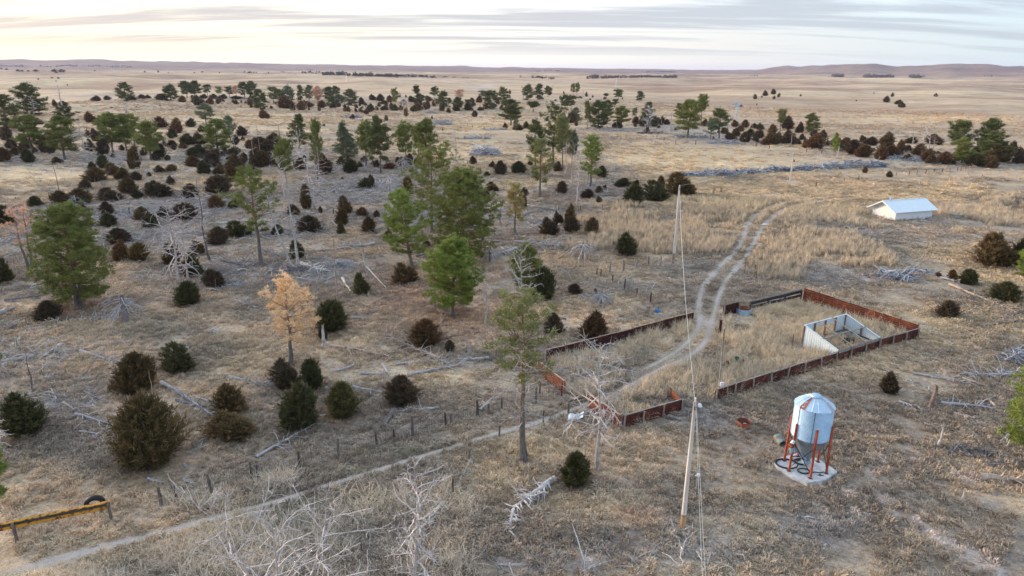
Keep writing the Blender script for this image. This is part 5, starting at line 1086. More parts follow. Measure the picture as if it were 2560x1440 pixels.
# big ones near the camera, each grown on its own:  px base top width style colour base-fraction limbs puffs leaves forks bare lean label
BIG = [
 (195, 772, 520, 196, 'round', 'g', .10, 96, 15, 30, 2, .0, 0, 'big bushy round-topped green pine with two trunks at left'),
 (1132, 791, 598, 150, 'round', 'l', .17, 74, 14, 30, 1, .0, 0, 'bright round green pine on bare reddish ground left of the corral'),
 (1036, 669, 474, 122, 'round', 'l', .17, 46, 13, 28, 2, .0, -.02, 'crooked forked pine with bright green crown left of the big central pine'),
 (1160, 650, 424, 205, 'round', 'g', .10, 100, 17, 32, 1, .0, 0, 'biggest central green pine, dense and tall behind the bright round pine'),
 (1080, 585, 372, 150, 'layer', 'g', .28, 44, 14, 26, 1, .05, .02, 'tall layered pine with open tiers behind the big central pine'),
 (1311, 1153, 738, 170, 'layer', 'o', .55, 30, 13, 24, 1, .25, .0, 'tall half-dead pine, green tufts only at the top, pale bare trunk'),
 (653, 663, 418, 142, 'layer', 'g', .33, 30, 14, 26, 1, .15, -.01, 'open-crowned pine with separate layered tufts left of the forked bare tree'),
 (726, 912, 692, 158, 'round', 'a', .30, 46, 12, 30, 1, .1, 0, 'dead pine covered in bright orange needles in the left foreground'),
 (78, 671, 516, 112, 'round', 't', .30, 30, 9, 22, 2, .3, -.02, 'thin dead pine with faded tan needles at the left edge'),
 (1318, 742, 612, 84, 'round', 'g', .16, 34, 12, 24, 1, .0, 0, 'mid-sized green pine standing behind a pale curly snag'),
 (1350, 494, 344, 66, 'layer', 'o', .24, 34, 11, 22, 1, .05, 0, 'two-tiered olive pine in front of the tallest dark pine'),
 (1383, 416, 262, 74, 'layer', 'd', .30, 40, 12, 22, 1, .0, 0, 'tallest dark pine of the middle group'),
 (1474, 470, 342, 62, 'layer', 'l', .26, 34, 12, 22, 1, .05, .02, 'slightly leaning bright green pine standing right of the tallest dark pine'),
 (1287, 587, 460, 50, 'slender', 'y', .28, 28, 9, 20, 1, .15, 0, 'slender yellowing pine with half orange lower needles'),
 (2585, 1160, 915, 170, 'layer', 'l', .12, 40, 14, 26, 1, .0, 0, 'bright green pine reaching in at the right edge'),
 (-22, 1265, 1085, 95, 'layer', 'l', .12, 26, 12, 24, 1, .0, 0, 'green pine only partly in view at the lower left edge'),
]
for k, (px, by, ty, wpx, style, c, bf, limbs, puffs, leaves, forks, bare, lean, lab) in enumerate(BIG):
    rng = np.random.default_rng(500 + k); P = at1(px, by); H = height_for(P, ty); W = wpx * depth(P) / F; D = np.hypot(P[0], P[1]); ls = .15 + .0009 * D
    tb, cb = pine_arrays(rng, H, W, bf, style, int(limbs * (1.12 if c not in 'at' else .85)), puffs + (2 if c not in 'at' else -2), int(leaves * (1.2 if c not in 'at' else .8)), ls, .042 + .00030 * D, bare, forks, lean, 8)
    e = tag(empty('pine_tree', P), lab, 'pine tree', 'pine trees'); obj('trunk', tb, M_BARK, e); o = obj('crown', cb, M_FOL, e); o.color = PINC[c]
    if k == 5:
        b1, b2 = snag_arrays(rng, H * .80, W * 1.2, 44, 6, .30, .16, -.10, TH=1.1); obj('dead_branch', b2, M_DEAD, e)
# mid and far pines share a set of shapes
LIB = {}
def lib(style, tier, i):
    key = (style, tier, i)
    if key not in LIB:
        rng = np.random.default_rng(hash(key) % 9973 if False else (len(style) * 101 + tier * 37 + i * 13 + ord(style[0])))
        bf = {'round': .22, 'layer': .33, 'slender': .36, 'umbrella': .45, 'cone': .10, 'full': .04}[style]
        L = (38, 11, 24, .36, .115) if tier == 1 else (26, 7, 15, .62, .26)
        tb, cb = pine_arrays(rng, 10, 6, bf, 'round' if style == 'full' else style, L[0], L[1] + (2 if style in ('round', 'full') else 0), L[2], L[3], L[4], .06 if style in ('layer', 'slender') else 0, 1, 0, 5)
        LIB[key] = (tb.mesh('pine_trunk', M_BARK), cb.mesh('pine_crown', M_FOL))
    return LIB[key]
PIN = '''84 381 288 75 round g|163 399 290 72 round g|172 332 266 44 layer d|80 290 207 72 full d|20 324 235 74 full d|283 381 283 66 round g|318 379 286 50 round g|337 362 288 42 layer g|377 400 303 64 round g|517 317 260 42 layer s|545 382 296 74 full g|577 352 290 34 round s|316 253 205 42 full d|429 251 212 36 full d|468 244 203 30 round d|488 244 202 30 round d|520 241 212 18 layer d|548 241 218 18 layer o|575 244 217 20 layer d|592 244 214 16 layer t
612 246 205 26 round d|634 246 203 30 full d|652 274 223 40 full d|684 261 220 26 layer d|700 257 223 24 round d|722 257 215 32 full s|752 251 213 20 full d|773 256 213 24 round s|795 258 216 28 round t|822 251 217 32 full d|840 241 215 20 round d|848 259 236 32 full s|830 266 240 24 full d|880 263 223 34 full d|748 372 283 56 cone d|795 452 306 34 slender g|718 472 348 48 slender g|868 402 305 56 cone s|868 396 330 50 full s|915 416 308 44 slender g|953 435 316 62 layer d|946 382 290 40 round d|1015 421 310 44 slender g|1048 398 318 36 slender g|1066 402 298 64 round g|1072 418 372 32 round t
988 273 222 20 slender g|1043 250 216 20 umbrella d|1050 259 234 24 round d|1085 250 219 20 slender d|1108 270 228 34 full d|1143 277 243 26 round d|1150 252 224 20 layer t|1172 272 250 20 layer d|1207 249 227 20 layer s|1226 272 225 42 full d|1236 250 226 20 cone d|1258 258 218 30 full d|1277 314 248 58 round d|1281 300 270 30 round d|1333 280 255 36 umbrella d|1320 250 212 26 full d|1347 249 210 26 full d|1370 242 215 18 round d|1432 242 210 12 slender g|1442 242 209 12 slender g|1412 273 237 24 round d|1428 276 240 20 layer d|1516 245 234 16 umbrella d|1545 252 224 22 layer d|1536 269 248 18 layer d|1600 251 228 22 full d
1338 424 302 42 layer d|1407 426 297 44 slender o|1430 420 330 26 slender s|1495 322 250 58 full d|1518 300 250 30 round d|1468 321 255 18 slender g|1440 306 268 34 cone s|1553 320 265 44 round g|1617 317 253 44 cone d|1719 345 250 66 round g|1752 308 240 32 umbrella g|1700 306 262 28 layer d|1797 348 273 50 layer g|1775 350 300 30 layer s|1949 332 276 28 umbrella o|2028 334 282 38 full g|2087 380 330 24 cone l|2390 392 303 60 layer d|2403 408 344 52 full g|2462 396 296 58 round d|2475 404 330 76 full d|2562 692 615 50 full l|-14 952 866 46 layer g|1290 330 300 14 slender s|1585 300 270 14 slender s'''
_rs = np.random.RandomState(21)
for k, r in enumerate([q for ln in PIN.split('\n') for q in ln.split('|')]):
    a = r.split(); px, by, ty, wpx = map(float, a[:4]); style, c = a[4:]
    P = at1(px, by); H = height_for(P, ty); W = wpx * depth(P) / F; hp = by - ty; tier = 1 if hp > 44 else 2
    me = lib(style, tier, k % (3 if style in ('round', 'layer', 'full') else 2)); e = empty('pine_tree', P, _rs.uniform(0, 6.28), (W / 6 * 1.12, W / 6 * 1.12, H / 10 * .99))
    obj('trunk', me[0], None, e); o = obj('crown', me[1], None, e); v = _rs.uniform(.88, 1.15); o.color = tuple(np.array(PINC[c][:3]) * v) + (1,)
    sh = {'round': 'round-crowned', 'layer': 'tiered', 'slender': 'slender bare-stemmed', 'umbrella': 'flat-topped', 'cone': 'pointed', 'full': 'bushy'}[style]
    reg(e, px, (by + ty) / 2, '%s %s %s pine' % ('tall' if hp > 90 else 'mid-sized' if hp > 44 else 'small', PINW[c], sh), 'pine tree', 'pine trees')

# ------------------------------------------------------------------ standing dead trees
# px base top width branches sub base-frac forks lean label
SNAG = [
 (1494, 1173, 862, 210, 44, 7, .27, 1, 0, 'bleached whitish dead tree with curling branches beside the corral'),
 (1046, 1502, 1166, 190, 46, 8, .12, 1, -.02, 'bleached dead tree with drooping curls at the bottom centre'),
 (705, 1600, 1262, 330, 60, 8, .22, 3, .03, 'wide silvery dead tree spreading its branches at the bottom edge'),
 (448, 712, 500, 150, 48, 6, .16, 1, 0, 'many-branched grey dead tree left of centre, tallest of its pair'),
 (472, 708, 540, 110, 30, 5, .16, 1, .03, 'shorter grey dead tree close behind the many-branched one'),
 (1213, 813, 674, 84, 22, 4, .30, 1, .02, 'thin bare dead tree with few branches right of the bright round pine'),
 (1303, 800, 628, 118, 26, 6, .25, 1, -.02, 'pale curly snag in front of the mid-sized green pine'),
 (790, 524, 332, 90, 46, 5, .12, 1, -.12, 'tall white dead tree with dense short branches behind the forked one'),
 (800, 475, 372, 60, 26, 4, .2, 1, 0, 'reddish bare-branched trunk right of the tall white dead tree'),
 (712, 502, 388, 56, 22, 4, .25, 1, 0, 'thin grey dead tree rising through the pine left of the white snag'),
 (222, 406, 306, 56, 30, 5, .12, 1, -.12, 'whitish dead tree leaning left among the upper left pines'),
 (528, 656, 448, 62, 24, 3, .45, 1, -.05, 'thin dark-trunked dead tree between the grey pair and open pine'),
 (366, 466, 376, 26, 8, 2, .35, 1, -.06, 'leaning broken-topped grey snag among the brown cedars'),
 (299, 411, 371, 46, 12, 3, .3, 1, -.02, 'short pale snag with arching branches at upper left'),
 (310, 566, 482, 34, 12, 3, .12, 1, -.06, 'small pale bent dead tree left of the grey pair'),
 (197, 508, 466, 32, 14, 4, .3, 1, -.02, 'short snag with drooping arcs in front of brown cedars'),
 (1442, 514, 392, 44, 20, 3, .12, 1, .07, 'white dead tree with low spreading branches right of the olive pine'),
 (1324, 508, 472, 28, 10, 3, .2, 1, 0, 'short pale snag right of the yellowing pine'),
 (1415, 442, 344, 34, 24, 4, .15, 1, 0, 'pinkish bare twiggy tree behind the olive pine, left one'),
 (1430, 462, 356, 28, 18, 3, .2, 1, .03, 'pinkish bare twiggy tree behind the olive pine, right one'),
 (1139, 400, 328, 36, 20, 4, .15, 1, -.02, 'lone bare dead tree standing on pale grass left of the brush heap'),
 (1210, 419, 384, 20, 8, 2, .2, 1, 0, 'tiny bare snag at the foot of the blue-grey brush heap'),
 (316, 286, 245, 28, 10, 3, .1, 2, 0, 'small two-stemmed bare tree below the lone pine on the plain'),
 (67, 288, 243, 30, 16, 3, .2, 1, 0, 'left pale snag in front of the upper left dark pine'),
 (86, 292, 240, 32, 16, 3, .2, 1, 0, 'right pale snag in front of the upper left dark pine'),
 (155, 268, 212, 20, 16, 3, .15, 1, 0, 'faint bare grey tree on the plain at upper left'),
 (795, 257, 218, 30, 26, 4, .08, 1, 0, 'pinkish bare tree between far green pines'),
 (745, 252, 226, 20, 18, 3, .1, 1, 0, 'pale bare tree left of the far pinkish one'),
 (1010, 266, 242, 28, 22, 4, .06, 2, 0, 'pale grey bare shrub-like tree in the far tree line'),
 (1088, 264, 234, 16, 14, 3, .1, 1, 0, 'thin bare grey tree in the far tree line'),
 (1121, 282, 252, 12, 10, 3, .1, 1, 0, 'narrow whitish snag in front of the far tree line'),
 (1380, 234, 211, 16, 14, 3, .1, 1, 0, 'hazy bare tree right of the far pine trio'),
 (1457, 243, 218, 8, 10, 2, .1, 1, 0, 'thin bare tree right of two far slender pines'),
 (1308, 249, 228, 8, 8, 2, .1, 1, 0, 'thin dark bare tree left of the far pine trio'),
 (1621, 324, 264, 40, 40, 4, .08, 1, 0, 'grey conical dead tree in front of a dark far pine'),
 (1677, 327, 266, 10, 10, 2, .3, 1, -.01, 'tall thin reddish dead trunk left of the far two-headed pine'),
 (1818, 326, 274, 26, 14, 3, .2, 1, .02, 'bare dead tree left of the distant windmill'),
 (1879, 337, 312, 8, 5, 2, .3, 1, 0, 'short pale snag among cedars below the windmill'),
 (2307, 362, 312, 34, 24, 4, .15, 1, .02, 'tallest bare tree of the grey thicket at right'),
 (2282, 362, 330, 16, 12, 3, .15, 1, 0, 'small bare tree left of the tallest one in the grey thicket'),
 (2330, 384, 338, 24, 18, 3, .15, 1, 0, 'pale leaning bare tree in the red-brown thicket at right'),
 (2240, 352, 332, 14, 10, 3, .15, 1, 0, 'little bare sapling behind the cedar hedge at right'),
 (2322, 370, 330, 20, 14, 3, .15, 1, 0, 'twiggy bare tree behind the pale leaning one at right'),
 (82, 978, 872, 20, 6, 2, .5, 1, .02, 'dark leaning pole-like snag in the left foreground'),
 (12, 946, 846, 110, 10, 4, .28, 1, .05, 'pale bare tree with long arching limbs at the left edge'),
 (16, 1140, 1035, 110, 14, 5, .1, 1, -.03, 'low silvery dead tree crown against the left foreground cedar'),
 (690, 386, 338, 12, 8, 2, .3, 1, 0, 'short bare trunk left of the dark cone pine'),
 (700, 342, 306, 12, 7, 2, .2, 1, -.02, 'thin dark snag on pale ground beyond the dark cone pine'),
 (1092, 300, 276, 6, 5, 2, .3, 1, 0, 'tiny snag stub on the slope below the far tree line'),
 (1035, 425, 340, 14, 6, 2, .5, 1, 0, 'thin bare trunk beside the slender pines left of the orange one'),
]
for k, (px, by, ty, wpx, br, sub, bf, forks, lean, lab) in enumerate(SNAG):
    rng = np.random.default_rng(900 + k); P = at1(px, by) if by < 1500 else at1(px, by); H = height_for(P, ty); W = wpx * depth(P) / F; D = np.hypot(P[0], P[1])
    th = 1 + sst(90, 500, D) * 1.6
    tb, bb = snag_arrays(rng, H, W, br, sub, bf, (.012 * H + .035) * th, -.10, lean, 7 if D < 90 else 5, forks, TH=(1.65 if D < 60 else 1.5) * th)
    e = tag(empty('dead_tree', P, 0), lab, 'dead tree', 'standing dead trees'); obj('trunk', tb, M_DEAD, e).color = (1.05, 1.0, 1.0, 1) if 'dark' not in lab else (.35, .33, .34, 1)
    o = obj('branches', bb, M_DEAD, e); o.color = (1.4, 1.35, 1.35, 1) if 'pink' not in lab and 'red' not in lab else (.95, .72, .68, 1)
# the forked bare tree: two bowed trunks from one root
P = at1(746, 673); H = height_for(P, 424); s = depth(P) / F; rng = np.random.default_rng(77)
e = tag(empty('dead_tree', P), 'forked bare tree with two bowed grey trunks rising from one root', 'dead tree', 'standing dead trees')
for lab_, xy, top in (('left', [(0, 0), (-18, 14), (-30, 50), (-48, 110), (-56, 160), (-62, 200)], 1), ('right', [(0, 0), (0, 30), (-3, 90), (-8, 150), (-9, 200), (-12, 248)], 1)):
    pts = np.array([[x * s, 0, height_for(P, 673 - y) if y > 0 else -.2] for x, y in xy]); pts = spline(pts, 4); tb = MB().tube(pts, np.linspace(.21, .03, len(pts)), 8); obj('trunk', tb, M_DEAD, e); bb = MB(); n = len(pts)
    for i in range(26):
        j = int(n * (.25 + .74 * (i / 26))); az = i * GA; L = rng.uniform(.8, 2.3) * (1.15 - .5 * i / 26); d = np.array([math.cos(az), math.sin(az), rng.uniform(0, .5)]); q, _ = curve(rng, pts[min(j, n - 1)], d, L, 7, -.12, .16); bb.tube(q, np.linspace(.035, .008, 7), 3, cap=False)
        for m_ in range(5): jj = rng.integers(2, 6); q2, _ = curve(rng, q[jj], q[jj] - q[jj - 1] + rng.normal(size=3) * .25, L * .35, 4, 0, .3); bb.tube(q2, np.linspace(.018, .006, 4), 3, cap=False)
    obj('branches', bb, M_DEAD, e).color = (1.25, 1.2, 1.2, 1)
# bare poles and broken stubs:  px base top radius lean-px colour label
POLES = [(148, 478, 407, .07, -3, 'd', 'thin dark bare pole standing in pale grass at left'), (590, 386, 310, .08, -5, 'l', 'thin pale bare trunk behind the left group of cedars'), (637, 402, 318, .09, -6, 'r', 'reddish bare trunk left of the dark cone pine'), (650, 381, 312, .08, -3, 'r', 'slim reddish trunk, right one behind the dark cedars'),
 (844, 752, 598, .09, 0, 'r', 'slender pinkish bare stem left of the broken white trunk'), (1517, 319, 290, .10, 1, 'l', 'short pale dead stub in front of the bushy dark pine'), (1544, 321, 292, .10, -7, 'l', 'slanting white dead stub right of the bushy dark pine'), (1653, 315, 295, .08, 0, 'l', 'small pale stub left of the far two-headed pine'),
 (2323, 1023, 966, .22, 7, 'b', 'broken brown trunk stump leaning right in the right foreground'), (2346, 1116, 1068, .11, 3, 'l', 'short grey snag standing left of the dark brush heap'), (2408, 1246, 1228, .12, 1, 'l', 'stubby white post-like stump in the lower right sand'), (812, 868, 815, .20, -1, 'l', 'tall splintered white stump beside a fallen bleached trunk'),
 (1173, 885, 858, .15, 1, 'l', 'small pale upright stump right of the fan-shaped fallen crown'), (767, 990, 956, .13, -6, 'l', 'leaning pale stub against the pair of dark cedars'), (676, 428, 412, .2, 0, 'l', 'short white stub left of the white snag'), (1979, 873, 836, .06, 0, 'd', 'thin black post inside the corral left of the roofless shelter'),
 (2005, 368, 350, .35, 0, 'l', 'pale boxy stump at the front edge of the cedar hedge'), (2095, 388, 365, .16, 0, 'l', 'short pale stub standing in front of the cedar hedge'), (1977, 364, 336, .12, 0, 'l', 'thin pale stub among cedars right of the windmill'), (388, 1007, 925, .035, -4, 't', 'thin tan stalk standing before the bushy bronze cedar'), (846, 790, 740, .06, 0, 'r', 'thin pink stem rising above the round dark cedar'),
 (2074, 638, 624, .07, 0, 'd', 'lone dark post in tall grass below the white shed'), (324, 535, 520, .16, 0, 'd', 'dark stub in the grey debris right of the small bent dead tree'), (1468, 466, 430, .08, 3, 'r', 'thin reddish stem right of the leaning-crowned pine'), (834, 537, 519, .12, 0, 'd', 'dark upright stub right of the tall white dead tree'),
 (2516, 1120, 1085, .07, 12, 'l', 'thin slanting pale stake at the right edge'), (1604, 600, 590, .07, 12, 't', 'short tan slanting board sticking up behind the round dark cedar'), (1350, 985, 955, .08, 0, 'd', 'dark stub beside the orange corral wall')]
for px, by, ty, r, ln, c, lab in POLES:
    P = at1(px, by); h = max(.3, height_for(P, ty)); l = ln * depth(P) / F; rs = np.random.RandomState(int(px)); n = 6; z = np.linspace(0, 1, n)
    mb = MB().tube(np.column_stack([l * z + rs.normal(0, .02 * h ** .5, n) * (z > 0), rs.normal(0, .02, n), z * h - .15 * (z == 0)]), r * (1 - .55 * z) * (1 + .3 * np.exp(-z * 12)), 7)
    if r > .13:
        for q in range(4): mb.tube([(l, 0, h * .93), (l + rs.normal(0, .08), rs.normal(0, .08), h * (1.04 + .07 * rs.rand()))], [r * .25, .01], 4)
    o = obj('dead_stub' if c != 'd' else 'dark_post', mb, M_DEAD if c != 'd' else M_POST, None, P); o.color = {'l': (1.15, 1.15, 1.15, 1), 'r': (.95, .68, .60, 1), 'b': (.62, .50, .44, 1), 't': (1.2, .95, .65, 1), 'd': (.5, .45, .45, 1)}[c]; tag(o, lab, 'dead trunk' if c != 'd' else 'post')
# broken trunk propped up beside a green cedar
P = at1(917, 686); h = height_for(P, 620); s = depth(P) / F; e = tag(empty('broken_tree', P), 'snapped bleached trunk with its broken top hanging down beside a green cedar', 'dead tree', 'standing dead trees')
obj('trunk', MB().tube([(.1, 0, -.1), (0, 0, h * .3), (-.3, 0, h * .7), (-.28, 0, h)], [.16, .14, .12, .08], 7), M_DEAD, e); q = at1(974, 728) - P; obj('branch', MB().tube([(0, 0, h * .32), tuple(q * .5 + [0, 0, .5]), tuple(q)], [.10, .08, .04], 6), M_DEAD, e); obj('branch', MB().tube([(-.25, 0, h * .8), (.5, .1, h * .55), (1.2, .2, h * .35)], [.06, .05, .03], 5), M_DEAD, e)
rng = np.random.default_rng(5); bb = MB()
for i in range(14): q2, _ = curve(rng, np.array([q[0] * rng.random(), q[1] * rng.random(), .4]), rng.normal(size=3) + [0, 0, .2], 1.1, 5, -.1, .25); bb.tube(q2, np.linspace(.025, .008, 5), 3, cap=False)
obj('branches', bb, M_DEAD, e)

# ------------------------------------------------------------------ fallen trunks:  x0 y0 x1 y1 radius twigs tone
LOGS = '''200 881 306 914 .13 16 l|404 961 533 1045 .15 12 l|482 994 546 1013 .09 8 l|440 1004 541 1026 .10 8 d|189 1039 321 1077 .10 8 l|199 1082 302 1098 .08 8 l|573 946 690 966 .12 12 l|522 955 572 946 .08 5 b|160 1009 186 1029 .10 3 t|12 753 101 744 .14 10 d|-8 795 44 774 .30 2 l|175 803 312 793 .10 26 l|522 828 562 842 .10 14 l|588 752 642 772 .10 18 l
812 866 986 898 .15 24 t|1102 903 963 842 .17 46 t|990 913 1124 902 .10 8 l|1222 899 1140 904 .12 6 l|1020 942 1171 911 .13 10 l|957 914 981 956 .12 5 l|885 917 824 936 .10 8 l|903 936 963 941 .11 8 l|882 971 963 986 .10 6 l|1097 1023 981 1033 .10 7 l|982 1036 960 1071 .12 3 d|640 1147 791 1060 .11 10 l|878 797 923 799 .14 2 l|1098 815 1116 784 .12 5 t|1150 813 1173 806 .08 6 l|815 971 838 981 .08 3 l|1200 1030 1252 977 .10 10 l|640 965 690 972 .10 5 d
835 512 792 486 .13 4 d|785 538 831 521 .14 3 d|870 517 918 507 .11 6 d|937 614 790 631 .20 34 l|852 607 933 611 .10 10 l|752 665 816 683 .26 12 w|662 671 716 690 .10 16 l|735 696 821 711 .12 20 l|856 699 876 732 .17 1 w|1040 643 1192 632 .14 24 d|1292 627 1200 652 .24 34 l|1192 607 1241 587 .14 12 w|1240 588 1282 584 .10 8 d|1230 575 1275 560 .10 22 l
1287 606 1444 622 .17 50 l|1355 551 1303 565 .12 16 l|1280 586 1338 577 .11 14 l|1295 529 1356 548 .12 14 t|1317 514 1391 525 .12 8 w|1500 458 1590 443 .14 10 d|1515 436 1576 441 .13 10 w|1515 469 1553 483 .12 8 t|1445 492 1488 498 .10 8 l|1486 492 1551 489 .14 6 d|1513 502 1550 508 .10 24 l|1541 738 1460 750 .13 30 l|1405 674 1428 696 .08 8 l
2350 696 2401 708 .13 14 l|2372 713 2543 786 .15 7 t|2448 818 2562 804 .12 8 d|2482 801 2562 787 .11 7 d|2345 883 2494 876 .09 6 d|2392 884 2530 900 .10 10 t|2532 943 2397 940 .16 14 l|2500 947 2316 924 .10 16 t|2282 936 2416 961 .08 14 l|2404 949 2466 968 .10 3 t|2350 1011 2488 1025 .15 12 l|2246 1006 2323 1032 .09 8 l|2382 1039 2436 1051 .15 5 t|2410 1066 2468 1060 .10 5 l|2470 1001 2501 1038 .10 5 t|2531 1081 2499 1108 .10 3 w|2442 1199 2570 1212 .24 10 t|2457 1166 2547 1162 .09 8 d|2310 1060 2360 1075 .06 6 l|2395 1085 2440 1095 .08 8 l
1386 1204 1284 1278 .20 26 w|1284 1278 1272 1338 .11 16 w|1677 1304 1686 1336 .08 2 l|1177 1150 1148 1207 .07 3 l|858 1298 886 1324 .05 2 t|458 1200 479 1212 .06 6 l|370 1199 403 1211 .08 4 l|462 1163 470 1175 .05 4 l|450 866 480 875 .06 8 l|100 955 155 930 .05 6 l|142 1002 118 953 .06 3 w|0 812 40 822 .14 6 d|1180 700 1110 712 .08 5 l|1415 800 1370 792 .10 8 d|1520 805 1590 798 .10 8 l|1560 792 1530 800 .08 8 d|210 980 250 1000 .06 6 l|330 1070 300 1084 .05 6 l
330 690 405 700 .08 12 l|560 655 640 672 .13 10 d|545 680 640 668 .11 8 d|570 700 600 716 .08 24 l|400 720 480 712 .09 14 l|640 700 600 690 .10 14 l|820 640 790 660 .08 14 l|960 560 1010 552 .11 12 d|1010 600 1060 610 .10 12 d|900 590 960 578 .10 12 d|700 545 760 552 .10 12 d|640 620 700 640 .08 10 l|480 580 540 590 .09 12 d|300 585 350 595 .10 14 l|220 570 270 560 .10 12 d|560 550 640 560 .10 12 l|100 425 130 428 .12 8 l|160 418 215 414 .12 8 d|270 515 330 510 .12 10 d|345 510 420 514 .12 10 d|560 500 640 510 .11 12 l|240 545 300 548 .12 12 l|1030 545 1100 552 .1 12 l|980 500 1040 508 .1 12 l|1100 560 1170 566 .1 12 l|820 470 880 476 .1 12 l|740 480 700 474 .1 12 l|1050 450 1110 458 .1 12 l|930 500 870 494 .1 12 l|1180 520 1230 512 .1 12 d|1190 548 1240 556 .1 12 l|1380 600 1440 596 .09 10 l'''
LC = {'l': (1.0, 1.0, 1.05, 1), 'w': (1.35, 1.33, 1.33, 1), 'd': (.50, .49, .54, 1), 't': (1.15, .95, .78, 1), 'b': (.6, .5, .45, 1)}
LW = {'l': 'grey', 'w': 'bleached white', 'd': 'dark grey', 't': 'pale tan', 'b': 'brown'}
for k, r in enumerate([q for ln in LOGS.split('\n') for q in ln.split('|')]):
    a = r.split(); x0, y0, x1, y1, rad, tw = map(float, a[:6]); A = at1(x0, y0); B = at1(x1, y1); L = np.linalg.norm(B - A); rng = np.random.default_rng(2000 + k); D = np.hypot(A[0], A[1])
    tb, bb = log_arrays(rng, L, rad * 1.12, int(tw * 1.5), min(.4, 1.5 / L + .07), True); e = empty('fallen_trunk', A + [0, 0, .03]); d = B - A
    e.rotation_euler = (0, -math.atan2(d[2], math.hypot(d[0], d[1])), math.atan2(d[1], d[0])); o = obj('trunk', tb, M_DEAD, e); o.color = LC[a[6]]; o = obj('branches', bb, M_DEAD, e); o.color = tuple(np.array(LC[a[6]][:3]) * 1.12) + (1,)
    px = abs(x1 - x0); reg(e, (x0 + x1) / 2, (y0 + y1) / 2, '%s %s fallen trunk %s' % ('long' if px > 90 else 'short' if px < 50 else 'mid-length', LW[a[6]], 'bristling with branches' if tw > 13 else 'with few twigs'), 'fallen trunk', 'fallen trunks on the grass')
# uprooted crowns standing on their broken limbs
def crown_wreck(px, by, ty, wpx, n, lab, seed, stump=.22, tone=(1.15, 1.15, 1.2, 1)):
    P = at1(px, by); h = height_for(P, ty); W = wpx * depth(P) / F; rng = np.random.default_rng(seed); e = tag(empty('dead_tree', P), lab, 'dead tree', 'standing dead trees'); obj('trunk', MB().tube([(0, 0, -.1), (.03, 0, h * .5), (0, .03, h)], [stump, stump * .8, stump * .4], 7), M_DEAD, e).color = (.6, .55, .55, 1); bb = MB()
    for i in range(n):
        az = rng.uniform(0, 6.28); a = np.array([0, 0, h * rng.uniform(.55, 1.0)]); d = np.array([math.cos(az), math.sin(az), rng.uniform(-.1, .35)]); q, _ = curve(rng, a, d, W * rng.uniform(.3, .62), 8, -.2, .12); q[:, 2] = np.maximum(q[:, 2], .02); bb.tube(q, np.linspace(.06, .018, 8), 3, cap=False)
        for m_ in range(3): jj = rng.integers(2, 7); q2, _ = curve(rng, q[jj], q[jj] - q[jj - 1] + rng.normal(size=3) * .2, W * .16, 4, -.15, .3); q2[:, 2] = np.maximum(q2[:, 2], .02); bb.tube(q2, np.linspace(.032, .012, 4), 3, cap=False)
    obj('branches', bb, M_DEAD, e).color = tone
crown_wreck(1456, 652, 606, 100, 34, 'spider-like grey dead crown on a reddish stump right of centre', 61); crown_wreck(315, 808, 738, 110, 26, 'upturned splintered stump with spiky grey limbs in left foreground', 62, .38); crown_wreck(1505, 762, 735, 80, 22, 'rib-like arching grey dead branches left of the fence posts', 63, .12)
crown_wreck(1225, 655, 622, 90, 26, 'dark tangled dead crown right of the big central pine', 64); crown_wreck(190, 512, 488, 50, 16, 'small arching grey dead crown among cedars at left', 65, .12); crown_wreck(975, 480, 440, 80, 24, 'pale tangled dead crown in the middle of the debris field', 66, .12); crown_wreck(985, 535, 500, 90, 24, 'wide pale dead crown lying left of the crooked pine', 67, .12)
crown_wreck(1250, 560, 520, 70, 22, 'whitish broken crown left of the yellowing pine', 68, .12); crown_wreck(640, 590, 560, 60, 14, 'small grey broken crown below the open-crowned pine', 69, .1); crown_wreck(1010, 425, 395, 70, 20, 'grey broken crown among slender pines in the middle', 70, .1); crown_wreck(100, 690, 660, 70, 20, 'grey dead crown lying right of the thin tan pine', 71, .15)

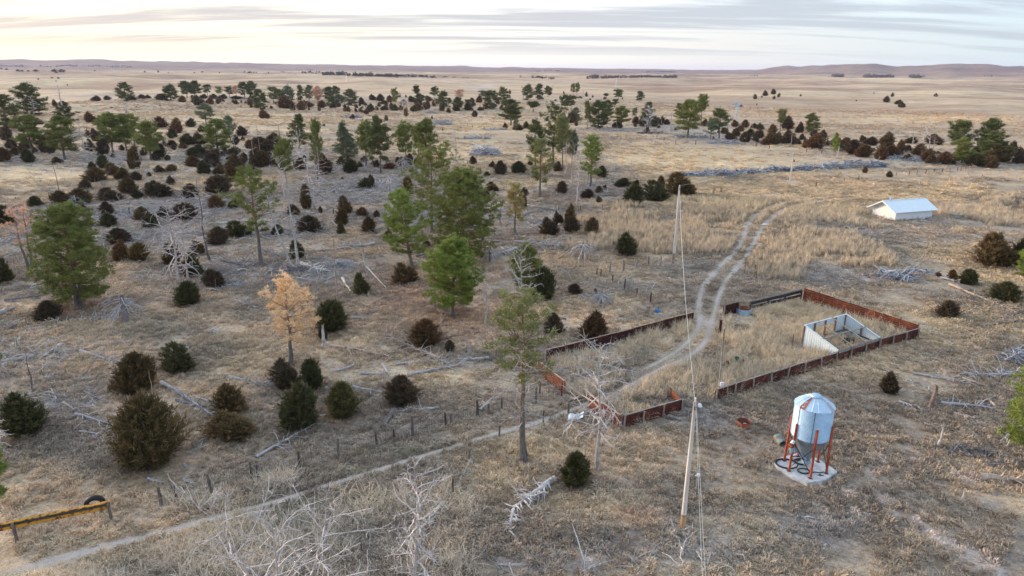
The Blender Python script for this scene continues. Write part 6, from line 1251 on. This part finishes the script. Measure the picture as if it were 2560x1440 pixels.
# ------------------------------------------------------------------ brush heaps:  px base length-px height-px depth-m count stick-length label
PILES = [(1215, 392, 66, 40, 10, 230, 3.2, .12, 'l', 'blue-grey heap of dead branches on the pale slope'), (1190, 348, 70, 8, 3.5, 130, 2.4, .09, 'l', 'low tail of branches running left from the blue-grey heap'),
 (2240, 706, 90, 26, 4.5, 190, 2.3, .07, 'l', 'heap of grey sticks below the white shed'), (2300, 690, 60, 16, 3, 70, 2.2, .06, 'l', 'loose sticks trailing right from the heap below the shed'),
 (881, 295, 46, 8, 6, 150, 3, .12, 'l', 'small brush heap on the far left slope'), (1107, 313, 50, 16, 7, 150, 3, .12, 'l', 'slanting brush heap on the far slope above the lone bare tree'), (1240, 325, 60, 5, 3, 110, 2.6, .11, 'l', 'thin line of brush left of the dark middle pines'),
 (1075, 284, 34, 9, 5, 110, 2.6, .12, 'l', 'brush heap at the front of the far tree line'), (1510, 328, 160, 5, 3, 200, 2.6, .1, 'l', 'long thin line of brush below the bushy dark pine'), (1630, 335, 70, 6, 4, 130, 2.6, .1, 'd', 'dark brush line below the grey conical dead tree'), (1725, 345, 90, 8, 5, 180, 2.6, .1, 'l', 'brush line below the far two-headed pine'),
 (1812, 360, 76, 9, 5, 180, 2.6, .1, 'l', 'brush line below the cedars under the windmill'), (2235, 398, 60, 8, 4, 130, 2.4, .1, 'l', 'grey brush in front of the red-brown cedar hedge'), (2285, 404, 50, 9, 4, 130, 2.2, .09, 'l', 'round grey brush heap at the foot of the hedge'), (2115, 380, 46, 8, 4, 110, 2.2, .09, 'd', 'dark brush at the foot of the hedge, left part'),
 (2432, 1146, 108, 26, 1.6, 150, 1.2, .035, 'd', 'dark blackened heap of brush in the lower right'), (2545, 915, 70, 50, 2.6, 170, 1.5, .045, 'l', 'big tangled grey heap at the right edge above the green pine'), (2520, 945, 60, 20, 2, 60, 1.3, .04, 'l', 'small tangle of sticks below the heap at the right edge'), (740, 685, 70, 16, 2.5, 110, 1.4, .04, 'd', 'dark mat of twigs around the root of the forked bare tree'),
 (850, 672, 70, 20, 2.6, 120, 1.4, .04, 'l', 'mound of thin grey twigs right of the forked bare tree'), (560, 725, 110, 18, 2.8, 150, 1.5, .04, 'l', 'spread of grey twigs right of the shortest of the grey pair'), (1700, 240, 3, 2, 1, 10, 1, .05, 'l', '')]
for k, (px, by, lp, hp, dm, n, sl_, r, c, lab) in enumerate(PILES):
    if not lab: continue
    P = ground_back(px, by, 0); P2 = P[:2] / np.linalg.norm(P[:2]) * dm * .5; P = np.array([P[0] + P2[0], P[1] + P2[1], gz(P[0] + P2[0], P[1] + P2[1])]); s = depth(P) / F; H = min(max(.35, height_for(P, by - hp)), 2.6)
    o = obj('brush_pile', pile_arrays(np.random.default_rng(300 + k), lp * s, dm, H, n, sl_, r), M_DEAD, None, P); o.color = {'l': (.95, 1.02, 1.15, 1), 'd': (.45, .45, .5, 1)}[c]; tag(o, lab, 'brush pile', 'piles of dead branches')
# the long windrow, in joined heaps that read as separate mounds
WR = [(1722, 442, 78, 10, 2.2), (1795, 442, 84, 18, 3.2), (1872, 436, 80, 12, 2.6), (1945, 431, 76, 14, 2.6), (2015, 427, 74, 13, 2.6), (2080, 424, 66, 17, 3.2), (2140, 421, 76, 21, 4.0), (2190, 419, 44, 14, 3.0)]
e = tag(empty('brush_windrow', at1(1950, 430)), 'long blue-grey windrow of piled branches crossing the pale field', 'brush pile', 'piles of dead branches'); B0 = np.array(e.location)
for k, (px, by, lp, hp, dm) in enumerate(WR):
    P = at1(px, by); d = P[:2] / np.linalg.norm(P[:2]); P = P + np.array([d[0], d[1], 0]) * dm * .5; P[2] = gz(P[0], P[1]); s = depth(P) / F; H = height_for(P, by - hp)
    o = obj('branch_mound', pile_arrays(np.random.default_rng(400 + k), lp * s * 1.1, dm, min(H * 1.25, 2.3), 260, 2.2, .10), M_DEAD, e, P - B0); o.rotation_euler = (0, 0, math.radians(8)); o.color = (.95, 1.03, 1.18, 1)
# ------------------------------------------------------------------ fences: posts are parts, wire strands are parts
def fence(name, posts, label, wires=3, mesh=False, r=.088, tone=(.8, .78, .8, 1), wr=.008, group='old wire fences'):
    """posts: (px, base, top, lean px)"""
    Q = [at1(p[0], p[1]) for p in posts]; O = Q[0]; e = tag(empty(name, O), label, 'fence', group); hs = []
    for p, q in zip(posts, Q):
        h = max(.5, min(2.2, height_for(q, p[2]))); hs.append(h); l = (p[3] if len(p) > 3 else 0) * depth(q) / F; rs = np.random.RandomState(int(p[0]) + int(p[1])); k = rs.uniform(.75, 1.3)
        o = obj('post', MB().tube([(-.0, 0, -.15), (l * .5 + rs.normal(0, .02), 0, h * .5), (l, 0, h)], [r * k, r * k * .95, r * k * .8], 6), M_POST, e, q - O); v = rs.uniform(.55, 1.5); o.color = tuple(np.array(tone[:3]) * v) + (1,)
    for (a, b, ha, hb) in zip(Q[:-1], Q[1:], hs[:-1], hs[1:]):
        L = np.linalg.norm(b - a); n = max(3, int(L / 1.5)); t = np.linspace(0, 1, n); base = a[None] * (1 - t)[:, None] + b[None] * t[:, None]; base[:, 2] = terrain(base[:, 0], base[:, 1])
        mb = MB(); hh = min(ha, hb, 1.25) * .92
        for w_ in (np.linspace(.12, 1, 6) if mesh else np.linspace(.4, 1, wires)):
            p = base + np.array([0, 0, 1]) * (hh * w_ - .05 * math.sin(w_ * 9) * np.sin(t * math.pi))[:, None]; mb.tube(p - O, wr, 3, cap=False)
        if mesh:
            m = int(L / .17)
            for i in range(m):
                u = (i + .5) / m; p = a * (1 - u) + b * u; g = gz(p[0], p[1]); mb.tube([np.array([p[0], p[1], g + .05]) - O, np.array([p[0] + .01, p[1], g + hh]) - O], wr * 1.2, 3, cap=False)
        obj('woven_wire' if mesh else 'wire_strands', mb, M_WIRE, e)
    return e
fence('wire_fence', [(530, 1231, 1187, -6), (631, 1198, 1155, -2), (645, 1191, 1163), (749, 1169, 1128), (847, 1143, 1095, 1), (943, 1114, 1080, -2), (985, 1099, 1073), (1032, 1092, 1040), (1115, 1067, 1032, -2), (1128, 1061, 1033), (1193, 1043, 1002), (1221, 1036, 1010), (1254, 1026, 995), (1340, 1008, 968), (1404, 990, 955)], 'old woven wire fence on dark posts running above the trail up to the corral', 3, True)
fence('wire_fence', [(403, 1263, 1217), (440, 1246, 1213, -3), (530, 1231, 1187, -6)], 'short leaning end of wire fence between the yellow rail and the woven fence', 3, True)
fence('wire_fence', [(906, 1394, 1350, -2), (1084, 1314, 1297), (1132, 1233, 1196, 1), (1172, 1152, 1124, 3), (1248, 1090, 1063, 1), (1359, 1056, 1027)], 'sparse wire fence of thin dark posts below the trail', 2, False, .06, (.7, .65, .65, 1))
fence('wire_fence', [(1625, 757, 731, 1), (1592, 740, 721), (1561, 726, 697, 1), (1530, 708, 687, 1), (1502, 693, 672), (1492, 691, 670)], 'line of dark fence posts stepping down towards the maroon wall', 2, False, .09, (.7, .62, .62, 1))
fence('post_row', [(1525, 683, 660), (1558, 678, 651), (1591, 672, 645), (1621, 666, 642), (1651, 663, 640), (1682, 658, 635), (1739, 648, 629), (1785, 661, 637)], 'row of grey fence posts in front of the middle utility pole', 2, False, .11, (1.6, 1.6, 1.7, 1))
fence('wire_fence', [(1390, 535, 521), (1397, 528, 516), (1451, 527, 514), (1505, 522, 510), (1454, 553, 539), (1529, 578, 561), (1570, 590, 575), (1616, 603, 587), (1667, 621, 604), (1715, 629, 620)], 'wire fence of small dark posts along the tall grass behind the cedars', 2, False, .07, (.8, .8, .8, 1))
fence('wire_fence', [(1861, 681, 662), (1887, 683, 662), (1889, 698, 678)], 'three dark posts in tall grass right of the track', 1, False, .09)
fence('wire_fence', [(1782, 487, 471), (1786, 481, 469), (1802, 482, 471)], 'three short dark posts right of the biggest orange-brown cedar', 1, False, .10, (.7, .6, .6, 1))
fence('wire_fence', [(2040, 466, 455), (2110, 453, 445), (2146, 450, 439), (2240, 440, 431), (2273, 438, 427), (2292, 436, 426), (2314, 434, 424), (2335, 432, 422), (2355, 431, 421), (2374, 429, 419), (2393, 427, 416), (2402, 427, 416)], 'long low fence crossing the pale field right of the farthest pole', 2, False, .11, (.9, .8, .75, 1), .012)
fence('wire_fence', [(1152, 322, 316), (1169, 316, 309), (1181, 320, 313), (1210, 322, 316)], 'tiny far fence posts left of the dark middle pines', 1, False, .13, (.7, .7, .7, 1), .015)
fence('wire_fence', [(1642, 346, 337), (1660, 351, 342), (1689, 361, 350), (1739, 361, 352), (1890, 366, 358), (1923, 372, 364), (2016, 380, 372), (2054, 384, 376)], 'far fence along the front of the brush line and cedar hedge', 1, False, .13, (.8, .7, .7, 1), .015)
fence('wire_fence', [(123, 494, 482), (148, 478, 470), (40, 500, 492)], 'faint fence corner in pale grass at the left', 1, False, .08, (1, 1, 1, 1))
q = G(779, 1150); o = obj('steel_post', MB().bar((0, 0, 0), (0, 0, height_for(q, 1120)), .04, .05), M_TEAL, None, q); tag(o, 'short green steel post in the woven fence', 'post')

# ------------------------------------------------------------------ far woods that read as one mass
def wood(segs, hm, label, col, dens=.5, seed=1, grey=False):
    rng = np.random.default_rng(seed); mb = MB(); n_tot = 0
    for (x0, y0, x1, y1, hp) in segs:
        A = at1(x0, y0); B = at1(x1, y1); n = max(6, int(abs(x1 - x0) * dens)); 
        for i in range(n):
            u = rng.random(); P = A * (1 - u) + B * u; P = P * (1 + rng.normal(0, .006)); s = depth(P) / F; H = max(1.2, hp * s * rng.uniform(.55, 1.1)); W = H * rng.uniform(.9, 1.5); P[2] = gz(P[0], P[1])
            m = 46; d = rng.normal(size=(m, 3)); d /= np.linalg.norm(d, axis=1)[:, None]; c = P + d * np.array([W / 2, W / 2, H / 2]) * rng.uniform(.4, 1, m)[:, None] + [0, 0, H * .5]; c[:, 2] = np.maximum(c[:, 2], P[2]); dd = d + [0, 0, .3]; dd /= np.linalg.norm(dd, axis=1)[:, None]
            mb.sliver(c, dd, H * .42, H * .26, rng, 0, np.clip(.4 + d[:, 2] * .25, 0, 1))
    o = obj('distant_wood', mb, M_CED if not grey else M_FOL); o.color = col; return kind(o, 'stuff')
DG = (.060, .055, .040, 1)
wood([(806, 186, 876, 188, 6), (882, 189, 910, 190, 6), (915, 190, 1000, 192, 6), (990, 191, 1090, 194, 4)], 8, 'w', DG, .9, 1)
wood([(752, 182, 800, 184, 3), (640, 182, 672, 183, 2), (610, 182, 640, 183, 3), (700, 182, 740, 183, 1.5), (1098, 192, 1122, 193, 2), (1128, 193, 1140, 193, 1.5), (1152, 194, 1172, 193, 1.5)], 8, 'w', DG, .6, 2)
wood([(1330, 195, 1353, 196, 4), (1355, 196, 1366, 196, 4), (1371, 197, 1389, 197, 3), (1298, 193, 1312, 194, 2)], 8, 'w', DG, .8, 3)
wood([(1468, 194, 1495, 194, 6), (1502, 194, 1600, 194, 5), (1600, 194, 1692, 193, 6)], 8, 'w', (.16, .14, .13, 1), .9, 4, True)
wood([(1605, 181, 1690, 181, 2.5), (1340, 178, 1400, 178, 2)], 8, 'w', (.12, .12, .12, 1), .7, 5, True)
wood([(2080, 192, 2110, 193, 7), (2160, 194, 2232, 194, 7), (2270, 193, 2308, 194, 6)], 8, 'w', (.15, .13, .13, 1), .7, 6, True)
wood([(1874, 190, 1895, 190, 2), (2455, 190, 2480, 191, 2), (0, 165, 60, 166, 2.5), (100, 166, 200, 167, 2.5), (200, 166, 330, 168, 2), (740, 174, 870, 175, 1.6), (270, 164, 320, 165, 1.5)], 8, 'w', (.10, .10, .09, 1), .5, 7)
# far power-line poles and small dots of brush on the plain
for px, by, ty, lab in ((281, 185, 164, 'left'), (287, 186, 165, 'right'), (866, 204, 182, 'middle'), (1540, 218, 194, 'far right')):
    P = at1(px, by); h = min(height_for(P, ty), 16); o = obj('power_line_pole', MB().tube([(0, 0, 0), (0, 0, h)], [.32, .2], 5).bar((-1.6, 0, h * .9), (1.6, 0, h * .9), .25, .3), M_GALV, None, P); tag(o, '%s faint pale power pole on the distant plain' % lab, 'power pole', 'far power line poles')
rng = np.random.default_rng(3); pts = at(rng.uniform(0, 2560, 260), rng.uniform(190, 300, 260)); mb = MB()
for P in pts:
    m = 14; d = rng.normal(size=(m, 3)); d[:, 2] = abs(d[:, 2]); d /= np.linalg.norm(d, axis=1)[:, None]; s = rng.uniform(.3, .8); mb.sliver(P + d * [.6, .6, .2] * s, d, .5 * s, .25 * s, rng, 0, .5)
o = obj('sage_clumps', mb, M_CED); o.color = (.12, .085, .06, 1); kind(o, 'stuff')

# ------------------------------------------------------------------ grass, weeds and twig litter
rng = np.random.default_rng(11)
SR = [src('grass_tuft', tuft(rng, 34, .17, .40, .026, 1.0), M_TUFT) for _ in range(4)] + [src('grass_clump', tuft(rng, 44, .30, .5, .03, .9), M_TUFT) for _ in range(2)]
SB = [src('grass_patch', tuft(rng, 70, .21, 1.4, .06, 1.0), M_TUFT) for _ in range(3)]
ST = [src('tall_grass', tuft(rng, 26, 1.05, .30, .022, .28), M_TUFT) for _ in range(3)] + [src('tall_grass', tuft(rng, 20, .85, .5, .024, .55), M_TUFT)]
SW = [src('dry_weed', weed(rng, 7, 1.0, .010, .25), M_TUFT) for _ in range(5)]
def fill_mb(mb_, n):
    return mb_
SS = []
for i in range(7):
    mb = MB(); 
    for q in range(5):
        a = np.append(rng.normal(0, .35, 2), .04); d = np.array([rng.normal(), rng.normal(), rng.uniform(-.05, .5)]); p, _ = curve(rng, a, d, rng.uniform(.6, 1.8), 6, -.12, .22); p[:, 2] = np.maximum(p[:, 2], .02); mb.tube(p, np.linspace(.04, .014, 6), 3, 0, rng.random(), cap=False)
    SS.append(src('twig_litter', mb, M_DEAD))
def scatter_polar(n, r0_, r1_, az0=-41, az1=41, pw=1.0):
    u = rng.random(n); r = (r0_ ** (2 * pw) + u * (r1_ ** (2 * pw) - r0_ ** (2 * pw))) ** (1 / (2 * pw)); a = np.radians(rng.uniform(az0, az1, n)); return r * np.sin(a), r * np.cos(a)
TALL = [wpoly(pxl(s)) for s in ('1470,640 1500,545 1640,520 1900,500 2180,520 2200,640 2060,700 1880,720 1840,690 1880,610 1850,560 1820,640 1690,650 1560,600', '2330,520 2620,500 2620,580 2400,590 2340,560', '1560,545 1720,500 1860,520 1820,640 1560,640')]
PENS = [wpoly(pxl(s)) for s in ('1380,905 1730,808 1740,830 1560,950 1480,1000 1420,985 1360,930', '1810,800 2000,760 2285,842 1795,1000 1800,880', '1480,1010 1640,930 1780,905 1785,1000 1700,1020 1560,1068')]
WEEDS = [wpoly(pxl(s)) for s in ('-40,1500 60,1445 430,1340 700,1275 1000,1185 1120,1180 1190,1300 1160,1500', '290,1290 640,1200 760,1180 700,1240 420,1325 300,1330', '1700,1000 1800,900 1800,1050 1720,1060')]
def poly_any(x, y, L): r = np.zeros(len(x), bool)
def any_poly(x, y, L):
    r = np.zeros(len(x), bool)
    for p in L: r |= in_poly(x, y, p)
    return r
BINP = G(2011, 1174); SHEDP = G(2250, 552); TANKP = G(1858, 792)
def off_tracks(x, y, margin=1.0):
    k = (np.hypot(x - BINP[0], y - BINP[1]) > 1.95) & (np.hypot((x - TANKP[0]) / 1.3, (y - TANKP[1]) / 2.6) > 1)
    for P, hw in TRACKS:
        near = (x > P[:, 0].min() - 3) & (x < P[:, 0].max() + 3) & (y > P[:, 1].min() - 3) & (y < P[:, 1].max() + 3) & k
        if near.any(): d = seg_dist(x[near], y[near], P); k[near] = d > hw * margin * .55
    return k
def scatter(name, x, y, keep, srcs, smin, smax, bright=1.0, base=None, tilt=.25, zs=1.0, colfn=None):
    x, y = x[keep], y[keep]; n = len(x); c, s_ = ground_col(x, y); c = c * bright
    if base is not None: f = rng.uniform(.45, .95, n)[:, None]; c = c * (1 - f) + np.asarray(base) * f
    z = terrain(x, y); s = rng.uniform(smin, smax, n); rot = np.column_stack([rng.normal(0, tilt, n), rng.normal(0, tilt, n), rng.uniform(0, 6.28, n)])
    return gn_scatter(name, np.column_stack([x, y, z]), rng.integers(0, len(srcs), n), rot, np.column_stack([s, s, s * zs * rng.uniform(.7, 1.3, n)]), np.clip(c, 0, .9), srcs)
x, y = scatter_polar(100000, 22, 78); s_ = ground_col(x, y)[1]; dens = .5 + .5 * vn(x / 2.3, y / 2.0, 77) + .4 * vn(x / 7, y / 5, 78)
scatter('short_grass', x, y, (rng.random(len(x)) < .08 + 1.0 * dens) & (rng.random(len(x)) > s_ * .72) & off_tracks(x, y), SR, .6, 1.35, 1.12)
x, y = scatter_polar(95000, 76, 190, pw=.8); s_ = ground_col(x, y)[1]; dens = .5 + .5 * vn(x / 3.3, y / 3.0, 77) + .4 * vn(x / 11, y / 8, 78)
scatter('short_grass', x, y, (rng.random(len(x)) < .1 + .9 * dens) & (rng.random(len(x)) > s_ * .93) & off_tracks(x, y), SB, .6, 1.3, 1.10)
x, y = scatter_polar(60000, 188, 560, pw=.75); dens = .5 + .6 * vn(x / 9, y / 7, 77) + .5 * vn(x / 40, y / 25, 78)
scatter('short_grass', x, y, (rng.random(len(x)) < dens) & off_tracks(x, y), SB, .9, 1.9, 1.05)
GOLDC = (.66, .53, .38); TANC = (.50, .41, .31)
x, y = scatter_polar(150000, 60, 190, -5, 42, pw=.9)
wx_ = x + 5 * vn(x / 7, y / 7, 93); wy_ = y + 6 * vn(x / 7 + 9, y / 7, 94)
k = any_poly(wx_, wy_, TALL) & (np.hypot((x - SHEDP[0] - 3) / 11, (y - SHEDP[1] + 1) / 7) > 1) & off_tracks(x, y, 1.3) & (vn(x / 9, y / 7, 91) + .8 * vn(x / 1.7, y / 1.7, 92) > rng.uniform(-.7, .3, len(x)))
scatter('tall_grass', x, y, k, ST, .6, 1.15, 1.1, GOLDC, .12)
x, y = scatter_polar(120000, 40, 95, -2, 38)
k = any_poly(x, y, PENS) & off_tracks(x, y, 1.2) & (rng.random(len(x)) < .35 + .55 * vn(x / 2.2, y / 2.2, 95))
scatter('pen_weeds', x, y, k, ST + SW + SW, .5, 1.05, 1.1, (.70, .58, .42), .2)
x, y = scatter_polar(60000, 22, 60, -41, 8)
k = any_poly(x, y, WEEDS) & off_tracks(x, y, 1.1) & (rng.random(len(x)) < .09 + .22 * vn(x / 2.5, y / 2.5, 96))
scatter('dry_weeds', x, y, k, SW, .6, 1.25, 1.0, (.68, .59, .47), .3)
x, y = scatter_polar(9000, 24, 120)
scatter('dry_weeds', x, y, (vn(x / 6, y / 5, 97) > .25) & off_tracks(x, y), SW + ST[:1], .35, .8, 1.0, (.60, .50, .38), .3)
# dead twigs strewn below the felled shelterbelt
x, y = scatter_polar(150000, 24, 420, -41, 41, pw=.75); g = blobval(x, y, GREY); g = np.where(x > 0.15 * y, g * .35, g)
k = (rng.random(len(x)) < g * (.30 + .5 * sst(-.2, .5, vn(x / 6, y / 5, 98)))) & off_tracks(x, y)
k |= (rng.random(len(x)) < np.where(np.hypot(x, y) < 70, .0012, .006))
scatter('twig_litter', x, y, k, SS, .5, 1.5, 1.0, None, .1)

SL = []
for i in range(6):
    mb = MB()
    for q in range(3):
        L_ = rng.uniform(2.0, 4.5); tb_, bb_ = log_arrays(rng, L_, rng.uniform(.07, .13), 9, .3, True); a_ = rng.uniform(0, 6.28) if q else 0; c_, s2 = math.cos(a_), math.sin(a_)
        for b_ in (tb_, bb_):
            for v_, f_ in zip(b_.v, b_.f): pass
            V_ = np.concatenate(b_.v); V_ = np.column_stack([V_[:, 0] * c_ - V_[:, 1] * s2, V_[:, 0] * s2 + V_[:, 1] * c_, V_[:, 2]]) + [rng.normal(0, 1.0), rng.normal(0, 1.0), 0]; base_n = mb.n
            mb.v.append(V_); mb.t.append(np.full(len(V_), rng.uniform(.1, .8))); mb.n += len(V_)
            for f_, m_ in zip(b_.f, b_.m): mb.f.append(np.asarray(f_) + base_n); mb.m.append(m_)
    SL.append(src('dead_limbs', mb, M_DEAD))
x, y = scatter_polar(9000, 70, 420, -41, 41, pw=.7); g = blobval(x, y, GREY); g = np.where(x > 0.15 * y, g * .25, g)
scatter('dead_limb_litter', x, y, (rng.random(len(x)) < g * (.07 + .22 * sst(-.1, .5, vn(x / 8, y / 6, 99)))) & off_tracks(x, y, 2.0), SL, .7, 1.4, 1.0, None, .04)
finish_labels()

# ------------------------------------------------------------------ air
if HAZE:
    m = bpy.data.materials.new('haze'); m.use_nodes = True; t = m.node_tree; t.nodes.clear(); v = N(t, 'ShaderNodeVolumePrincipled'); v.inputs['Color'].default_value = (.66, .70, .95, 1); v.inputs['Density'].default_value = HAZE; v.inputs['Anisotropy'].default_value = .1
    o_ = N(t, 'ShaderNodeOutputMaterial'); LK(t, v.outputs[0], o_.inputs['Volume'])
    gzmin = -22.0; ztop = 96.0; c = MB().box((0, 0, (gzmin + ztop) / 2), (30000, 30000, ztop - gzmin)); kind(obj('haze', c, m), 'stuff')
